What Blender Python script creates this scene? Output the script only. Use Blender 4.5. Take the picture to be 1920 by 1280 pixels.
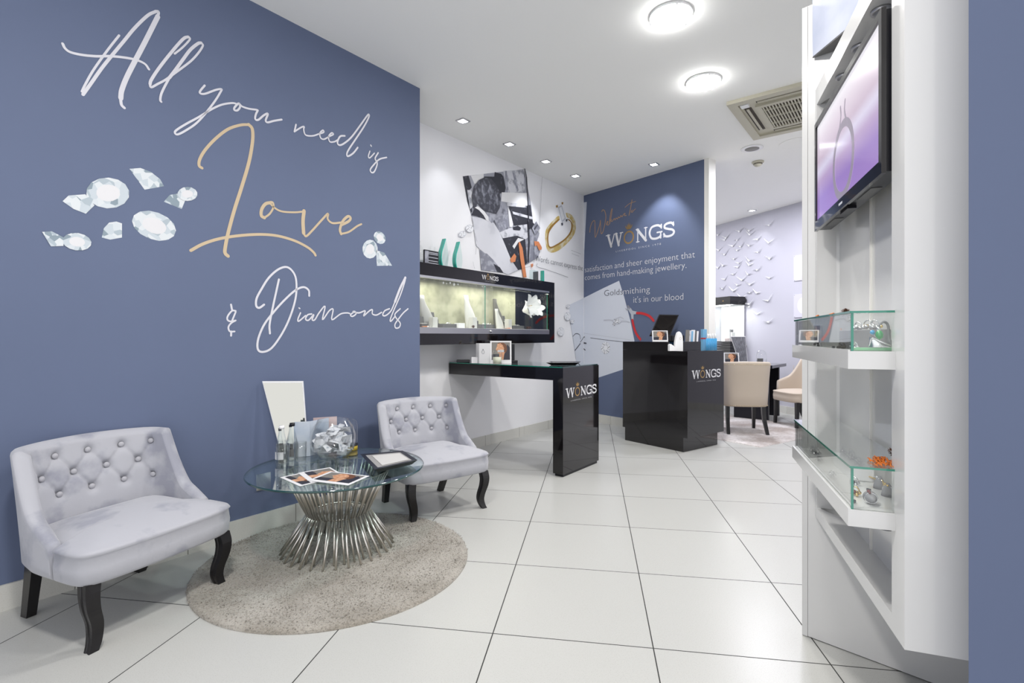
import bpy, bmesh, math, random
from mathutils import Vector, Matrix
from mathutils.geometry import tessellate_polygon
random.seed(7)
PI = math.pi
S = bpy.context.scene
COL = S.collection
for o in list(bpy.data.objects):
    bpy.data.objects.remove(o)

# ------------------------------------------------------------------ camera, world, exposure
EYE = 1.141
cd = bpy.data.cameras.new('camera'); cam = bpy.data.objects.new('camera', cd); COL.objects.link(cam)
cam.location = (0, 0, EYE); cam.rotation_euler = (PI/2, 0, 0)
cd.sensor_fit = 'HORIZONTAL'; cd.sensor_width = 36; cd.lens = 36*955/1920; cd.shift_y = -9.5/1920
cd.clip_start = 0.05; cd.clip_end = 100
S.camera = cam
S.view_settings.view_transform = 'Standard'; S.view_settings.look = 'None'
S.view_settings.gamma = 1; S.view_settings.use_curve_mapping = False
S.view_settings.exposure = 1.28
w = bpy.data.worlds.new('world'); S.world = w; w.use_nodes = True
bg = w.node_tree.nodes['Background']; bg.inputs[0].default_value = (0.97, 0.97, 1.0, 1); bg.inputs[1].default_value = 0.62

def lamp_area(name, loc, size, power, col=(1, 0.97, 0.93), rot=(0, 0, 0), shape='DISK', spread=PI):
    l = bpy.data.lights.new(name, 'AREA'); l.shape = shape; l.size = size; l.energy = power; l.color = col; l.spread = spread
    o = bpy.data.objects.new(name, l); COL.objects.link(o); o.location = loc; o.rotation_euler = rot
    return o
def lamp_spot(name, loc, target, power, angle=75, blend=0.5, col=(0.93, 0.95, 1)):
    l = bpy.data.lights.new(name, 'SPOT'); l.energy = power; l.spot_size = math.radians(angle); l.spot_blend = blend
    l.shadow_soft_size = 0.03; l.color = col
    o = bpy.data.objects.new(name, l); COL.objects.link(o); o.location = loc
    d = Vector(target)-Vector(loc); o.rotation_euler = d.to_track_quat('-Z', 'Y').to_euler()
    return o
# round ceiling lamps: two in view, two unseen added as fill; rear ones unseen
CZ = 3.075
for i, (x, y, p) in enumerate([(0.955, 3.06, 11), (1.449, 3.856, 11), (0.35, 1.6, 7), (-0.6, 0.8, 20)]):
    lamp_area('round_lamp_and_fill_light', (x, y, CZ-0.046), 0.24, p)
for x, y in [(3.2, 6.6), (2.4, 8.2), (3.0, 5.2)]:
    lamp_area('rear_room_light', (x, y, CZ-0.03), 0.30, 17, (0.92, 0.92, 1.0))

# ------------------------------------------------------------------ materials
M = {}
def mat(name, col, rough=0.5, metal=0.0, coat=0.0, sheen=0.0, noise=None, bump=None, emit=None, spec=0.5, trans=0.0):
    m = bpy.data.materials.new(name); m.use_nodes = True; nt = m.node_tree; b = nt.nodes['Principled BSDF']
    c = (*col, 1)
    b.inputs['Base Color'].default_value = c; b.inputs['Roughness'].default_value = rough; b.inputs['Metallic'].default_value = metal
    b.inputs['Coat Weight'].default_value = coat; b.inputs['Coat Roughness'].default_value = 0.03
    b.inputs['Sheen Weight'].default_value = sheen; b.inputs['Specular IOR Level'].default_value = spec
    b.inputs['Transmission Weight'].default_value = trans
    if emit: b.inputs['Emission Color'].default_value = (*emit[0], 1); b.inputs['Emission Strength'].default_value = emit[1]
    tc = nt.nodes.new('ShaderNodeTexCoord')
    if noise:   # (scale, colour2, contrast low, high)
        n = nt.nodes.new('ShaderNodeTexNoise'); n.inputs['Scale'].default_value = noise[0]; n.inputs['Detail'].default_value = 5
        r = nt.nodes.new('ShaderNodeValToRGB'); r.color_ramp.elements[0].position = noise[2]; r.color_ramp.elements[1].position = noise[3]
        r.color_ramp.elements[0].color = c; r.color_ramp.elements[1].color = (*noise[1], 1)
        nt.links.new(tc.outputs['Object'], n.inputs['Vector']); nt.links.new(n.outputs['Fac'], r.inputs['Fac']); nt.links.new(r.outputs['Color'], b.inputs['Base Color'])
    if bump:    # (scale, strength, distance)
        n = nt.nodes.new('ShaderNodeTexNoise'); n.inputs['Scale'].default_value = bump[0]; n.inputs['Detail'].default_value = 4
        bp = nt.nodes.new('ShaderNodeBump'); bp.inputs['Strength'].default_value = bump[1]; bp.inputs['Distance'].default_value = bump[2]
        nt.links.new(tc.outputs['Object'], n.inputs['Vector']); nt.links.new(n.outputs['Fac'], bp.inputs['Height']); nt.links.new(bp.outputs['Normal'], b.inputs['Normal'])
    M[name] = m
    return m
def srgb(r, g, b):
    f = lambda v: (v/255/12.92) if v/255 <= 0.04045 else ((v/255+0.055)/1.055)**2.4
    return (f(r)*0.72, f(g)*0.72, f(b)*0.72)
def glass(name, tint, refl=1.0, rough=0.0):
    m = bpy.data.materials.new(name); m.use_nodes = True; nt = m.node_tree; nt.nodes.clear()
    out = nt.nodes.new('ShaderNodeOutputMaterial'); mix = nt.nodes.new('ShaderNodeMixShader')
    t = nt.nodes.new('ShaderNodeBsdfTransparent'); g = nt.nodes.new('ShaderNodeBsdfGlossy'); f = nt.nodes.new('ShaderNodeLayerWeight'); pw = nt.nodes.new('ShaderNodeMath'); ma = nt.nodes.new('ShaderNodeMath')
    t.inputs[0].default_value = (*tint, 1); g.inputs['Roughness'].default_value = rough; g.inputs[0].default_value = (refl, refl, refl, 1)
    f.inputs[0].default_value = 0.5; pw.operation = 'POWER'; pw.inputs[1].default_value = 3.2; ma.operation = 'MULTIPLY_ADD'; ma.inputs[1].default_value = 0.90; ma.inputs[2].default_value = 0.035
    nt.links.new(f.outputs['Facing'], pw.inputs[0]); nt.links.new(pw.outputs[0], ma.inputs[0]); nt.links.new(ma.outputs[0], mix.inputs[0]); nt.links.new(t.outputs[0], mix.inputs[1]); nt.links.new(g.outputs[0], mix.inputs[2]); nt.links.new(mix.outputs[0], out.inputs[0])
    M[name] = m
BLUE = (0.100, 0.128, 0.214)
mat('blue_paint', BLUE, 0.75, noise=(1.3, tuple(v*1.05 for v in BLUE), 0.35, 0.65))
mat('white_paint', (0.80, 0.80, 0.82), 0.7)
mat('ceiling_paint', (0.93, 0.93, 0.905), 0.8)
mat('lilac_paint', srgb(213, 212, 224), 0.6)
mat('white_lacquer', (0.63, 0.63, 0.625), 0.16, coat=0.3)
mat('trim_white', (0.80, 0.79, 0.75), 0.5)
mat('black_gloss', (0.006, 0.005, 0.006), 0.06, coat=0.35, spec=0.45)
mat('black_satin', (0.010, 0.010, 0.014), 0.3, spec=0.35)
mat('black_wood', (0.009, 0.008, 0.009), 0.3, coat=0.08, spec=0.35)
VEL = srgb(196, 197, 205)
mat('velvet', VEL, 0.8, sheen=0.35, noise=(6, srgb(166, 168, 181), 0.50, 0.62), bump=(9, 0.25, 0.01))
mat('velvet_button', srgb(196, 196, 203), 0.8, sheen=0.3)
mat('beige_linen', srgb(216, 201, 184), 0.85, sheen=0.15, bump=(300, 0.15, 0.001))
mat('brass_nail', (0.62, 0.52, 0.34), 0.3, 1.0)
mat('steel', (0.66, 0.63, 0.58), 0.30, 1.0)
mat('aluminium', (0.55, 0.55, 0.57), 0.35, 1.0)
mat('chrome', (0.8, 0.8, 0.8), 0.08, 1.0)
mat('mirror', (0.50, 0.50, 0.455), 0.02, 1.0)
glass('clear_glass', (0.982, 0.988, 0.988)); glass('pane_glass', (0.975, 0.988, 0.98)); glass('table_glass', (0.83, 0.92, 0.915))
glass('bottle_glass', (0.955, 0.975, 0.98)); glass('award_glass', (0.90, 0.965, 0.95))
mat('glass_edge', (0.01, 0.20, 0.135), 0.1, coat=1.0)
mat('table_edge', (0.006, 0.045, 0.045), 0.1, coat=1.0)
mat('award_edge', (0.03, 0.42, 0.33), 0.15, coat=1.0)
mat('vinyl_white', srgb(238, 238, 246), 0.6); mat('vinyl_gold', srgb(222, 200, 165), 0.6); mat('vinyl_bronze', srgb(196, 158, 124), 0.6)
mat('logo_white', srgb(245, 245, 248), 0.4); mat('logo_gold', srgb(172, 140, 88), 0.35)
mat('ink', srgb(84, 86, 98), 0.6); mat('paper', srgb(252, 252, 254), 0.6); mat('coat_print', srgb(238, 239, 246), 0.6, noise=(3.5, srgb(210, 212, 222), 0.5, 0.7)); mat('white_plastic', (0.82, 0.82, 0.83), 0.35)
mat('photo_grey', srgb(176, 178, 190), 0.6, noise=(9, srgb(120, 122, 134), 0.55, 0.66)); mat('photo_mid', srgb(150, 152, 165), 0.6, noise=(14, srgb(190, 192, 204), 0.46, 0.58))
mat('photo_pale', srgb(232, 233, 240), 0.6, noise=(12, srgb(160, 162, 172), 0.5, 0.62)); mat('photo_dark', srgb(50, 51, 62), 0.6, noise=(20, srgb(92, 94, 106), 0.60, 0.68))
mat('hair_grey', srgb(68, 69, 80), 0.6, noise=(26, srgb(110, 112, 124), 0.50, 0.62)); mat('hair_light', srgb(138, 140, 152), 0.6, noise=(25, srgb(90, 92, 102), 0.45, 0.6))
mat('orange_print', srgb(238, 150, 100), 0.6); mat('red_print', srgb(226, 52, 58), 0.5); mat('metal_print', srgb(205, 210, 220), 0.5)
mat('gold_print', srgb(226, 198, 120), 0.6, noise=(10, srgb(246, 238, 210), 0.45, 0.6)); mat('gold_dark', srgb(176, 134, 60), 0.6)
mat('sketch_white', (0.76, 0.77, 0.80), 0.6); mat('sketch_grey', srgb(212, 215, 226), 0.6); mat('sheet_print', srgb(236, 241, 252), 0.65)
mat('skin_print', srgb(214, 150, 108), 0.5, noise=(60, srgb(236, 186, 148), 0.4, 0.6)); mat('hair_print', srgb(120, 74, 44), 0.5); mat('grey_print', srgb(138, 134, 128), 0.5); mat('navy_print', srgb(44, 44, 58), 0.5)
mat('cream_wax', srgb(226, 228, 205), 0.5); mat('yellow_base', srgb(205, 176, 40), 0.4); mat('green_gem', srgb(60, 170, 100), 0.15, coat=1); mat('mint', srgb(160, 226, 176), 0.4)
mat('blue_liquid', srgb(60, 170, 230), 0.15, coat=1); mat('carton_blue', srgb(130, 190, 230), 0.5); mat('red_band', srgb(200, 60, 60), 0.5)
mat('pale_blue_card', srgb(196, 210, 228), 0.5, noise=(6, srgb(226, 232, 240), 0.4, 0.65)); mat('pink_card', srgb(232, 208, 206), 0.5, noise=(6, srgb(206, 190, 190), 0.5, 0.7))
mat('paper_scrap', (0.66, 0.67, 0.70), 0.6, noise=(30, srgb(190, 198, 210), 0.58, 0.64))
mat('grey_bust', srgb(190, 190, 190), 0.6); mat('dark_bust', srgb(120, 118, 112), 0.6); mat('white_bust', srgb(240, 240, 236), 0.5)
mat('grey_box', srgb(104, 104, 104), 0.45); mat('case_back', srgb(206, 206, 178), 0.7, noise=(8, srgb(176, 178, 150), 0.45, 0.65))
mat('petal', (0.90, 0.90, 0.90), 0.5); mat('orange_leaf', srgb(240, 130, 40), 0.5); mat('pine_brown', srgb(98, 60, 38), 0.6); mat('silver', (0.75, 0.75, 0.76), 0.12, 1.0); mat('gold', (0.80, 0.58, 0.24), 0.15, 1.0)
mat('grey_cone', srgb(150, 150, 154), 0.6); mat('red_gem', srgb(120, 30, 30), 0.1, coat=1); mat('black_gem', (0.02, 0.02, 0.03), 0.1, coat=1)
mat('ac_cream', srgb(222, 217, 196), 0.5); mat('ac_dark', srgb(70, 60, 50), 0.7); mat('speaker_grey', srgb(170, 168, 166), 0.7)
mat('lamp_glow', (1, 1, 1), 0.5, emit=((1, 0.99, 0.97), 20)); mat('spot_glow', (1, 1, 1), 0.5, emit=((0.95, 0.97, 1), 8)); mat('case_glow', (1, 1, 1), 0.5, emit=((1, 1, 1), 1.6))
mat('dark_leather', (0.02, 0.02, 0.02), 0.35); mat('grey_mat_print', srgb(176, 174, 172), 0.5); mat('pale_print', srgb(236, 234, 230), 0.4); mat('poster_print', srgb(232, 230, 244), 0.35)

def rug_mat(name, c1, c2, sc, spots):
    m = mat(name, c1, 0.95, sheen=0.3, noise=(sc, c2, 0.38, 0.66)); nt = m.node_tree; b = nt.nodes['Principled BSDF']
    ramp = [n for n in nt.nodes if n.type == 'VALTORGB'][0]; tc = [n for n in nt.nodes if n.type == 'TEX_COORD'][0]
    n2 = nt.nodes.new('ShaderNodeTexNoise'); n2.inputs['Scale'].default_value = spots; n2.inputs['Detail'].default_value = 8
    r2 = nt.nodes.new('ShaderNodeValToRGB'); r2.color_ramp.elements[0].position = 0.36; r2.color_ramp.elements[0].color = (0.30, 0.27, 0.23, 1); r2.color_ramp.elements[1].position = 0.50; r2.color_ramp.elements[1].color = (1, 1, 1, 1)
    mx = nt.nodes.new('ShaderNodeMixRGB'); mx.blend_type = 'MULTIPLY'; mx.inputs[0].default_value = 0.35
    nt.links.new(tc.outputs['Object'], n2.inputs['Vector']); nt.links.new(n2.outputs['Fac'], r2.inputs['Fac'])
    nt.links.new(ramp.outputs['Color'], mx.inputs[1]); nt.links.new(r2.outputs['Color'], mx.inputs[2]); nt.links.new(mx.outputs[0], b.inputs['Base Color'])
    bp = nt.nodes.new('ShaderNodeBump'); bp.inputs['Strength'].default_value = 0.9; bp.inputs['Distance'].default_value = 0.012
    nt.links.new(n2.outputs['Fac'], bp.inputs['Height']); nt.links.new(bp.outputs['Normal'], b.inputs['Normal'])
rug_mat('rug_taupe', srgb(172, 165, 153), srgb(202, 196, 186), 4, 110)
rug_mat('rug_pale', srgb(172, 158, 150), srgb(240, 234, 232), 3.0, 40)

def tiles(name, c1, c2, grout, size, rot, org, msize=0.0022):
    m = mat(name, c1, 0.28, spec=0.35); nt = m.node_tree; b = nt.nodes['Principled BSDF']; tc = [n for n in nt.nodes if n.type == 'TEX_COORD'][0]
    mp = nt.nodes.new('ShaderNodeMapping'); mp.vector_type = 'TEXTURE'; mp.inputs['Location'].default_value = (*org, 0); mp.inputs['Rotation'].default_value = (0, 0, rot)
    br = nt.nodes.new('ShaderNodeTexBrick'); br.offset = 0; br.squash = 1; br.inputs['Scale'].default_value = 1
    br.inputs['Brick Width'].default_value = size; br.inputs['Row Height'].default_value = size; br.inputs['Mortar Size'].default_value = msize; br.inputs['Mortar Smooth'].default_value = 0.0
    br.inputs['Color1'].default_value = (1, 1, 1, 1); br.inputs['Color2'].default_value = (0.96, 0.96, 0.96, 1); br.inputs['Mortar'].default_value = (*grout, 1)
    n = nt.nodes.new('ShaderNodeTexNoise'); n.inputs['Scale'].default_value = 260; n.inputs['Detail'].default_value = 3
    r = nt.nodes.new('ShaderNodeValToRGB'); r.color_ramp.elements[0].position = 0.33; r.color_ramp.elements[1].position = 0.45; r.color_ramp.elements[0].color = (*c2, 1); r.color_ramp.elements[1].color = (*c1, 1)
    mx = nt.nodes.new('ShaderNodeMixRGB'); mx.blend_type = 'MULTIPLY'; mx.inputs[0].default_value = 1
    L = nt.links.new
    L(tc.outputs['Object'], mp.inputs[0]); L(mp.outputs[0], br.inputs['Vector']); L(tc.outputs['Object'], n.inputs['Vector']); L(n.outputs['Fac'], r.inputs['Fac'])
    L(br.outputs['Color'], mx.inputs[1]); L(r.outputs['Color'], mx.inputs[2]); L(mx.outputs[0], b.inputs['Base Color'])
    rr = nt.nodes.new('ShaderNodeMath'); rr.operation = 'MULTIPLY_ADD'; rr.inputs[1].default_value = 0.5; rr.inputs[2].default_value = 0.29; L(br.outputs['Fac'], rr.inputs[0]); L(rr.outputs[0], b.inputs['Roughness'])
TR = -0.1564
tiles('floor_tiles', (0.485, 0.487, 0.468), (0.42, 0.42, 0.40), (0.07, 0.07, 0.07), 0.5985, TR, (-0.0737, 1.9575))
tiles('baseboard_tiles', (0.58, 0.575, 0.54), (0.50, 0.495, 0.46), (0.30, 0.29, 0.27), 0.5985, 0, (0.10, 0.25))

def screen_mat():   # the picture on the television: lilac gradient and a grey ring, given off by the screen
    m = bpy.data.materials.new('television_picture'); m.use_nodes = True; nt = m.node_tree; b = nt.nodes['Principled BSDF']; L = nt.links.new
    tc = nt.nodes.new('ShaderNodeTexCoord'); sp = nt.nodes.new('ShaderNodeSeparateXYZ'); L(tc.outputs['Object'], sp.inputs[0])
    mr = nt.nodes.new('ShaderNodeMapRange'); mr.inputs[1].default_value = 1.53; mr.inputs[2].default_value = 1.90; L(sp.outputs['Z'], mr.inputs[0])
    r = nt.nodes.new('ShaderNodeValToRGB'); cr = r.color_ramp
    cr.elements[0].position = 0; cr.elements[0].color = (*srgb(168, 135, 205), 1); cr.elements[1].position = 1; cr.elements[1].color = (*srgb(250, 250, 255), 1)
    for p, c in ((0.25, (160, 130, 200)), (0.42, (190, 165, 205)), (0.52, (222, 215, 238)), (0.62, (205, 185, 205)), (0.8, (228, 215, 228))):
        e = cr.elements.new(p); e.color = (*srgb(*c), 1)
    L(mr.outputs[0], r.inputs['Fac']); b.inputs['Base Color'].default_value = (0.01, 0.01, 0.012, 1); b.inputs['Roughness'].default_value = 0.12
    L(r.outputs['Color'], b.inputs['Emission Color']); b.inputs['Emission Strength'].default_value = 0.52
    M['television_picture'] = m
screen_mat()
mat('television_ring', (0.01, 0.01, 0.01), 0.12, emit=(srgb(158, 148, 165), 0.50))
mat('fabric_print', srgb(226, 232, 250), 0.4, noise=(3.0, srgb(190, 200, 226), 0.4, 0.62))
def diamond_mat():
    m = mat('diamond_print', srgb(225, 232, 240), 0.5); nt = m.node_tree; b = nt.nodes['Principled BSDF']; L = nt.links.new
    tc = [n for n in nt.nodes if n.type == 'TEX_COORD'][0]; v = nt.nodes.new('ShaderNodeTexVoronoi'); v.inputs['Scale'].default_value = 34
    r = nt.nodes.new('ShaderNodeValToRGB'); cr = r.color_ramp; cr.interpolation = 'CONSTANT'
    cr.elements[0].color = (*srgb(238, 244, 248), 1); cr.elements[1].position = 0.85; cr.elements[1].color = (*srgb(150, 168, 180), 1)
    for p, c in ((0.35, (215, 226, 234)), (0.6, (230, 238, 244)), (0.74, (190, 204, 214))): e = cr.elements.new(p); e.color = (*srgb(*c), 1)
    sp = nt.nodes.new('ShaderNodeSeparateColor'); L(tc.outputs['Object'], v.inputs['Vector']); L(v.outputs['Color'], sp.inputs[0]); L(sp.outputs[0], r.inputs['Fac']); L(r.outputs['Color'], b.inputs['Base Color'])
diamond_mat()


# outlines of the lettering and wall pictures, in metres along and up each wall
WORDS_TOP=[(0.0092,[(0.406,2.582),(0.374,2.518),(0.344,2.455),(0.305,2.368),(0.277,2.293),(0.266,2.259)]),(0.0132,[(0.27,2.247),(0.301,2.314),(0.339,2.397),(0.379,2.476),(0.426,2.566),(0.468,2.647),(0.522,2.735),(0.559,2.775)]),(0.0119,[(0.559,2.775),(0.569,2.777),(0.565,2.749)]),(0.0205,[(0.566,2.753),(0.511,2.599),(0.468,2.483),(0.436,2.394),(0.416,2.323),(0.412,2.283)]),(0.0126,[(0.411,2.283),(0.415,2.253),(0.426,2.242)]),(0.0111,[(0.199,2.447),(0.207,2.43),(0.226,2.421),(0.267,2.427),(0.32,2.444),(0.374,2.468),(0.436,2.487),(0.479,2.494),(0.511,2.489),(0.527,2.47)]),(0.009,[(0.64,2.597),(0.673,2.641),(0.702,2.687),(0.712,2.709),(0.704,2.716)]),(0.0136,[(0.704,2.714),(0.686,2.7),(0.659,2.658),(0.608,2.566),(0.566,2.485),(0.537,2.421),(0.532,2.398)]),(0.0099,[(0.531,2.395),(0.537,2.384),(0.566,2.413),(0.595,2.442),(0.625,2.478),(0.664,2.526),(0.717,2.594),(0.754,2.655),(0.774,2.7),(0.768,2.71)]),(0.0145,[(0.766,2.711),(0.75,2.7),(0.713,2.65),(0.677,2.581),(0.642,2.512),(0.617,2.465)]),(0.0106,[(0.622,2.477),(0.595,2.41),(0.58,2.366),(0.576,2.335),(0.58,2.328)]),(0.0101,[(0.783,2.49),(0.762,2.454),(0.76,2.439),(0.785,2.446),(0.838,2.487),(0.868,2.503),(0.864,2.488),(0.838,2.432),(0.795,2.355),(0.744,2.276),(0.694,2.221),(0.656,2.187),(0.642,2.188),(0.648,2.206),(0.694,2.254),(0.754,2.31),(0.816,2.373),(0.87,2.418),(0.925,2.447),(0.953,2.451)]),(0.0107,[(0.97,2.452),(0.959,2.457),(0.938,2.428),(0.936,2.412),(0.953,2.416),(0.967,2.439),(0.965,2.455),(0.98,2.447),(1.017,2.448),(1.059,2.457),(1.068,2.457)]),(0.011,[(1.068,2.457),(1.056,2.428),(1.053,2.4),(1.071,2.403),(1.101,2.438),(1.124,2.458),(1.126,2.45),(1.114,2.414),(1.126,2.406),(1.164,2.428),(1.212,2.452)]),(0.0103,[(1.304,2.452),(1.293,2.405)]),(0.0094,[(1.293,2.405),(1.337,2.445),(1.358,2.457),(1.355,2.438),(1.368,2.408),(1.415,2.417),(1.459,2.443),(1.494,2.465),(1.489,2.477),(1.467,2.45),(1.473,2.422),(1.497,2.421),(1.535,2.451),(1.565,2.474),(1.553,2.48),(1.53,2.449),(1.539,2.418),(1.573,2.428),(1.597,2.447)]),(0.0114,[(1.653,2.492),(1.617,2.477),(1.597,2.436),(1.605,2.417),(1.637,2.431),(1.702,2.496),(1.778,2.606),(1.835,2.691),(1.85,2.703),(1.846,2.68),(1.804,2.6),(1.736,2.492),(1.686,2.413),(1.669,2.376),(1.677,2.361),(1.719,2.394),(1.756,2.444)]),(0.0088,[(1.857,2.448),(1.844,2.408),(1.857,2.401),(1.896,2.445)]),(0.0103,[(1.864,2.492),(1.869,2.487)]),(0.0104,[(1.929,2.457),(1.902,2.409),(1.92,2.385),(1.914,2.353),(1.893,2.311),(1.871,2.301),(1.86,2.317),(1.884,2.353),(1.938,2.412),(2.004,2.445)])]
WORDS_LOVE=[(0.0148,[(0.77,2.043),(0.756,2.052),(0.759,2.086),(0.785,2.143),(0.838,2.221),(0.903,2.294),(0.97,2.339),(1.017,2.357)]),(0.0189,[(1.017,2.357),(1.037,2.337),(1.038,2.265),(1.017,2.139),(0.976,1.986),(0.936,1.848),(0.903,1.714),(0.888,1.631),(0.888,1.602),(0.903,1.588)]),(0.0159,[(0.716,1.594),(0.775,1.637),(0.859,1.678),(0.97,1.713),(1.089,1.738),(1.19,1.745),(1.296,1.732),(1.379,1.705),(1.423,1.678),(1.437,1.66)]),(0.0184,[(1.145,1.936),(1.114,1.922),(1.091,1.885),(1.089,1.848),(1.107,1.839)]),(0.0113,[(1.107,1.839),(1.139,1.869),(1.161,1.911),(1.158,1.939),(1.139,1.935),(1.17,1.909),(1.216,1.897),(1.296,1.908),(1.358,1.925)]),(0.0235,[(1.358,1.928),(1.351,1.864),(1.355,1.789)]),(0.0135,[(1.355,1.789),(1.372,1.772),(1.415,1.816),(1.482,1.895),(1.527,1.944),(1.524,1.909),(1.558,1.888),(1.621,1.902)]),(0.0183,[(1.629,1.889),(1.682,1.921),(1.699,1.947),(1.677,1.954),(1.637,1.913),(1.616,1.856),(1.625,1.827)]),(0.0128,[(1.625,1.827),(1.686,1.851),(1.752,1.901),(1.787,1.921)])]
WORDS_DIAMONDS=[(0.0104,[(0.919,1.319),(0.924,1.292)]),(0.0092,[(0.944,1.285),(0.924,1.284),(0.902,1.255),(0.9,1.234),(0.916,1.225),(0.944,1.231)]),(0.0092,[(0.944,1.231),(0.919,1.215),(0.905,1.192),(0.913,1.169),(0.938,1.169)]),(0.0092,[(0.924,1.227),(0.944,1.279)]),(0.0103,[(0.92,1.169),(0.919,1.145)]),(0.0123,[(1.195,1.484),(1.179,1.412),(1.157,1.312),(1.138,1.213),(1.14,1.159)]),(0.0124,[(1.105,1.328),(1.077,1.308),(1.059,1.319),(1.061,1.361),(1.089,1.417),(1.132,1.487),(1.188,1.542),(1.24,1.564),(1.279,1.545),(1.304,1.497),(1.306,1.408),(1.286,1.318),(1.246,1.216),(1.195,1.128),(1.144,1.067),(1.095,1.05),(1.068,1.068),(1.071,1.128),(1.107,1.213),(1.169,1.294),(1.233,1.365),(1.3,1.426),(1.354,1.45),(1.389,1.433),(1.393,1.398)]),(0.009,[(1.334,1.288),(1.317,1.249),(1.323,1.236),(1.368,1.272)]),(0.009,[(1.324,1.318),(1.329,1.315)]),(0.0093,[(1.41,1.284),(1.382,1.277),(1.368,1.25),(1.389,1.244),(1.425,1.281),(1.413,1.248),(1.432,1.248),(1.461,1.292),(1.505,1.338),(1.486,1.249),(1.535,1.309),(1.564,1.319),(1.555,1.251),(1.62,1.291),(1.668,1.3),(1.692,1.297)]),(0.01,[(1.725,1.309),(1.697,1.287),(1.714,1.278),(1.742,1.296),(1.733,1.312),(1.717,1.309),(1.767,1.304),(1.818,1.32),(1.804,1.284),(1.853,1.321),(1.879,1.33),(1.879,1.301),(1.915,1.294),(1.96,1.315)]),(0.0105,[(2.031,1.344),(1.988,1.327),(1.97,1.296),(1.997,1.293),(2.045,1.329),(2.083,1.399)]),(0.02,[(2.083,1.399),(2.132,1.502),(2.182,1.585)]),(0.0107,[(2.182,1.585),(2.176,1.552),(2.132,1.448),(2.073,1.338),(2.039,1.268),(2.045,1.253),(2.083,1.289)]),(0.0108,[(2.132,1.348),(2.083,1.308),(2.093,1.278),(2.132,1.24),(2.122,1.209),(2.089,1.204),(2.083,1.232),(2.122,1.278),(2.162,1.318),(2.208,1.351)])]
DIAMONDS=[[(0.444,1.814),(0.426,1.781),(0.395,1.756),(0.358,1.744),(0.323,1.747),(0.296,1.763),(0.282,1.789),(0.284,1.821),(0.3,1.852),(0.329,1.877),(0.365,1.891),(0.401,1.89),(0.43,1.875),(0.445,1.847)],[(0.198,1.744),(0.219,1.774),(0.278,1.793),(0.312,1.749),(0.28,1.704),(0.237,1.717)],[(0.447,1.954),(0.492,1.97),(0.536,1.962),(0.576,1.935),(0.593,1.904),(0.509,1.867)],[(0.592,1.825),(0.618,1.865),(0.656,1.881),(0.69,1.854),(0.673,1.804)],[(0.746,1.89),(0.737,1.873),(0.72,1.859),(0.699,1.851),(0.679,1.85),(0.663,1.857),(0.654,1.869),(0.654,1.886),(0.663,1.903),(0.679,1.917),(0.699,1.925),(0.72,1.926),(0.737,1.919),(0.746,1.907)],[(0.637,1.657),(0.61,1.634),(0.571,1.623),(0.529,1.628),(0.492,1.645),(0.466,1.672),(0.457,1.703),(0.465,1.732),(0.49,1.755),(0.527,1.767),(0.569,1.764),(0.609,1.748),(0.637,1.721),(0.647,1.688)],[(0.339,1.604),(0.347,1.649),(0.367,1.679),(0.395,1.689),(0.417,1.684),(0.417,1.616),(0.371,1.599)],[(0.298,1.56),(0.286,1.544),(0.267,1.534),(0.244,1.531),(0.222,1.536),(0.206,1.547),(0.198,1.563),(0.2,1.581),(0.211,1.596),(0.23,1.607),(0.253,1.611),(0.275,1.606),(0.291,1.595),(0.3,1.578)],[(0.13,1.596),(0.162,1.604),(0.205,1.581),(0.201,1.545),(0.159,1.537)],[(1.969,1.811),(1.947,1.806),(1.924,1.811),(1.905,1.823),(1.894,1.841),(1.892,1.861),(1.901,1.879),(1.919,1.892),(1.941,1.897),(1.964,1.892),(1.983,1.88),(1.995,1.862),(1.996,1.842),(1.987,1.823)],[(1.925,1.751),(1.912,1.723),(1.889,1.701),(1.86,1.691),(1.832,1.694),(1.809,1.71),(1.797,1.734),(1.797,1.763),(1.809,1.791),(1.832,1.813),(1.86,1.824),(1.889,1.822),(1.912,1.806),(1.925,1.781)],[(1.911,1.757),(1.985,1.749),(2.057,1.662),(1.92,1.646)]]
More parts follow.
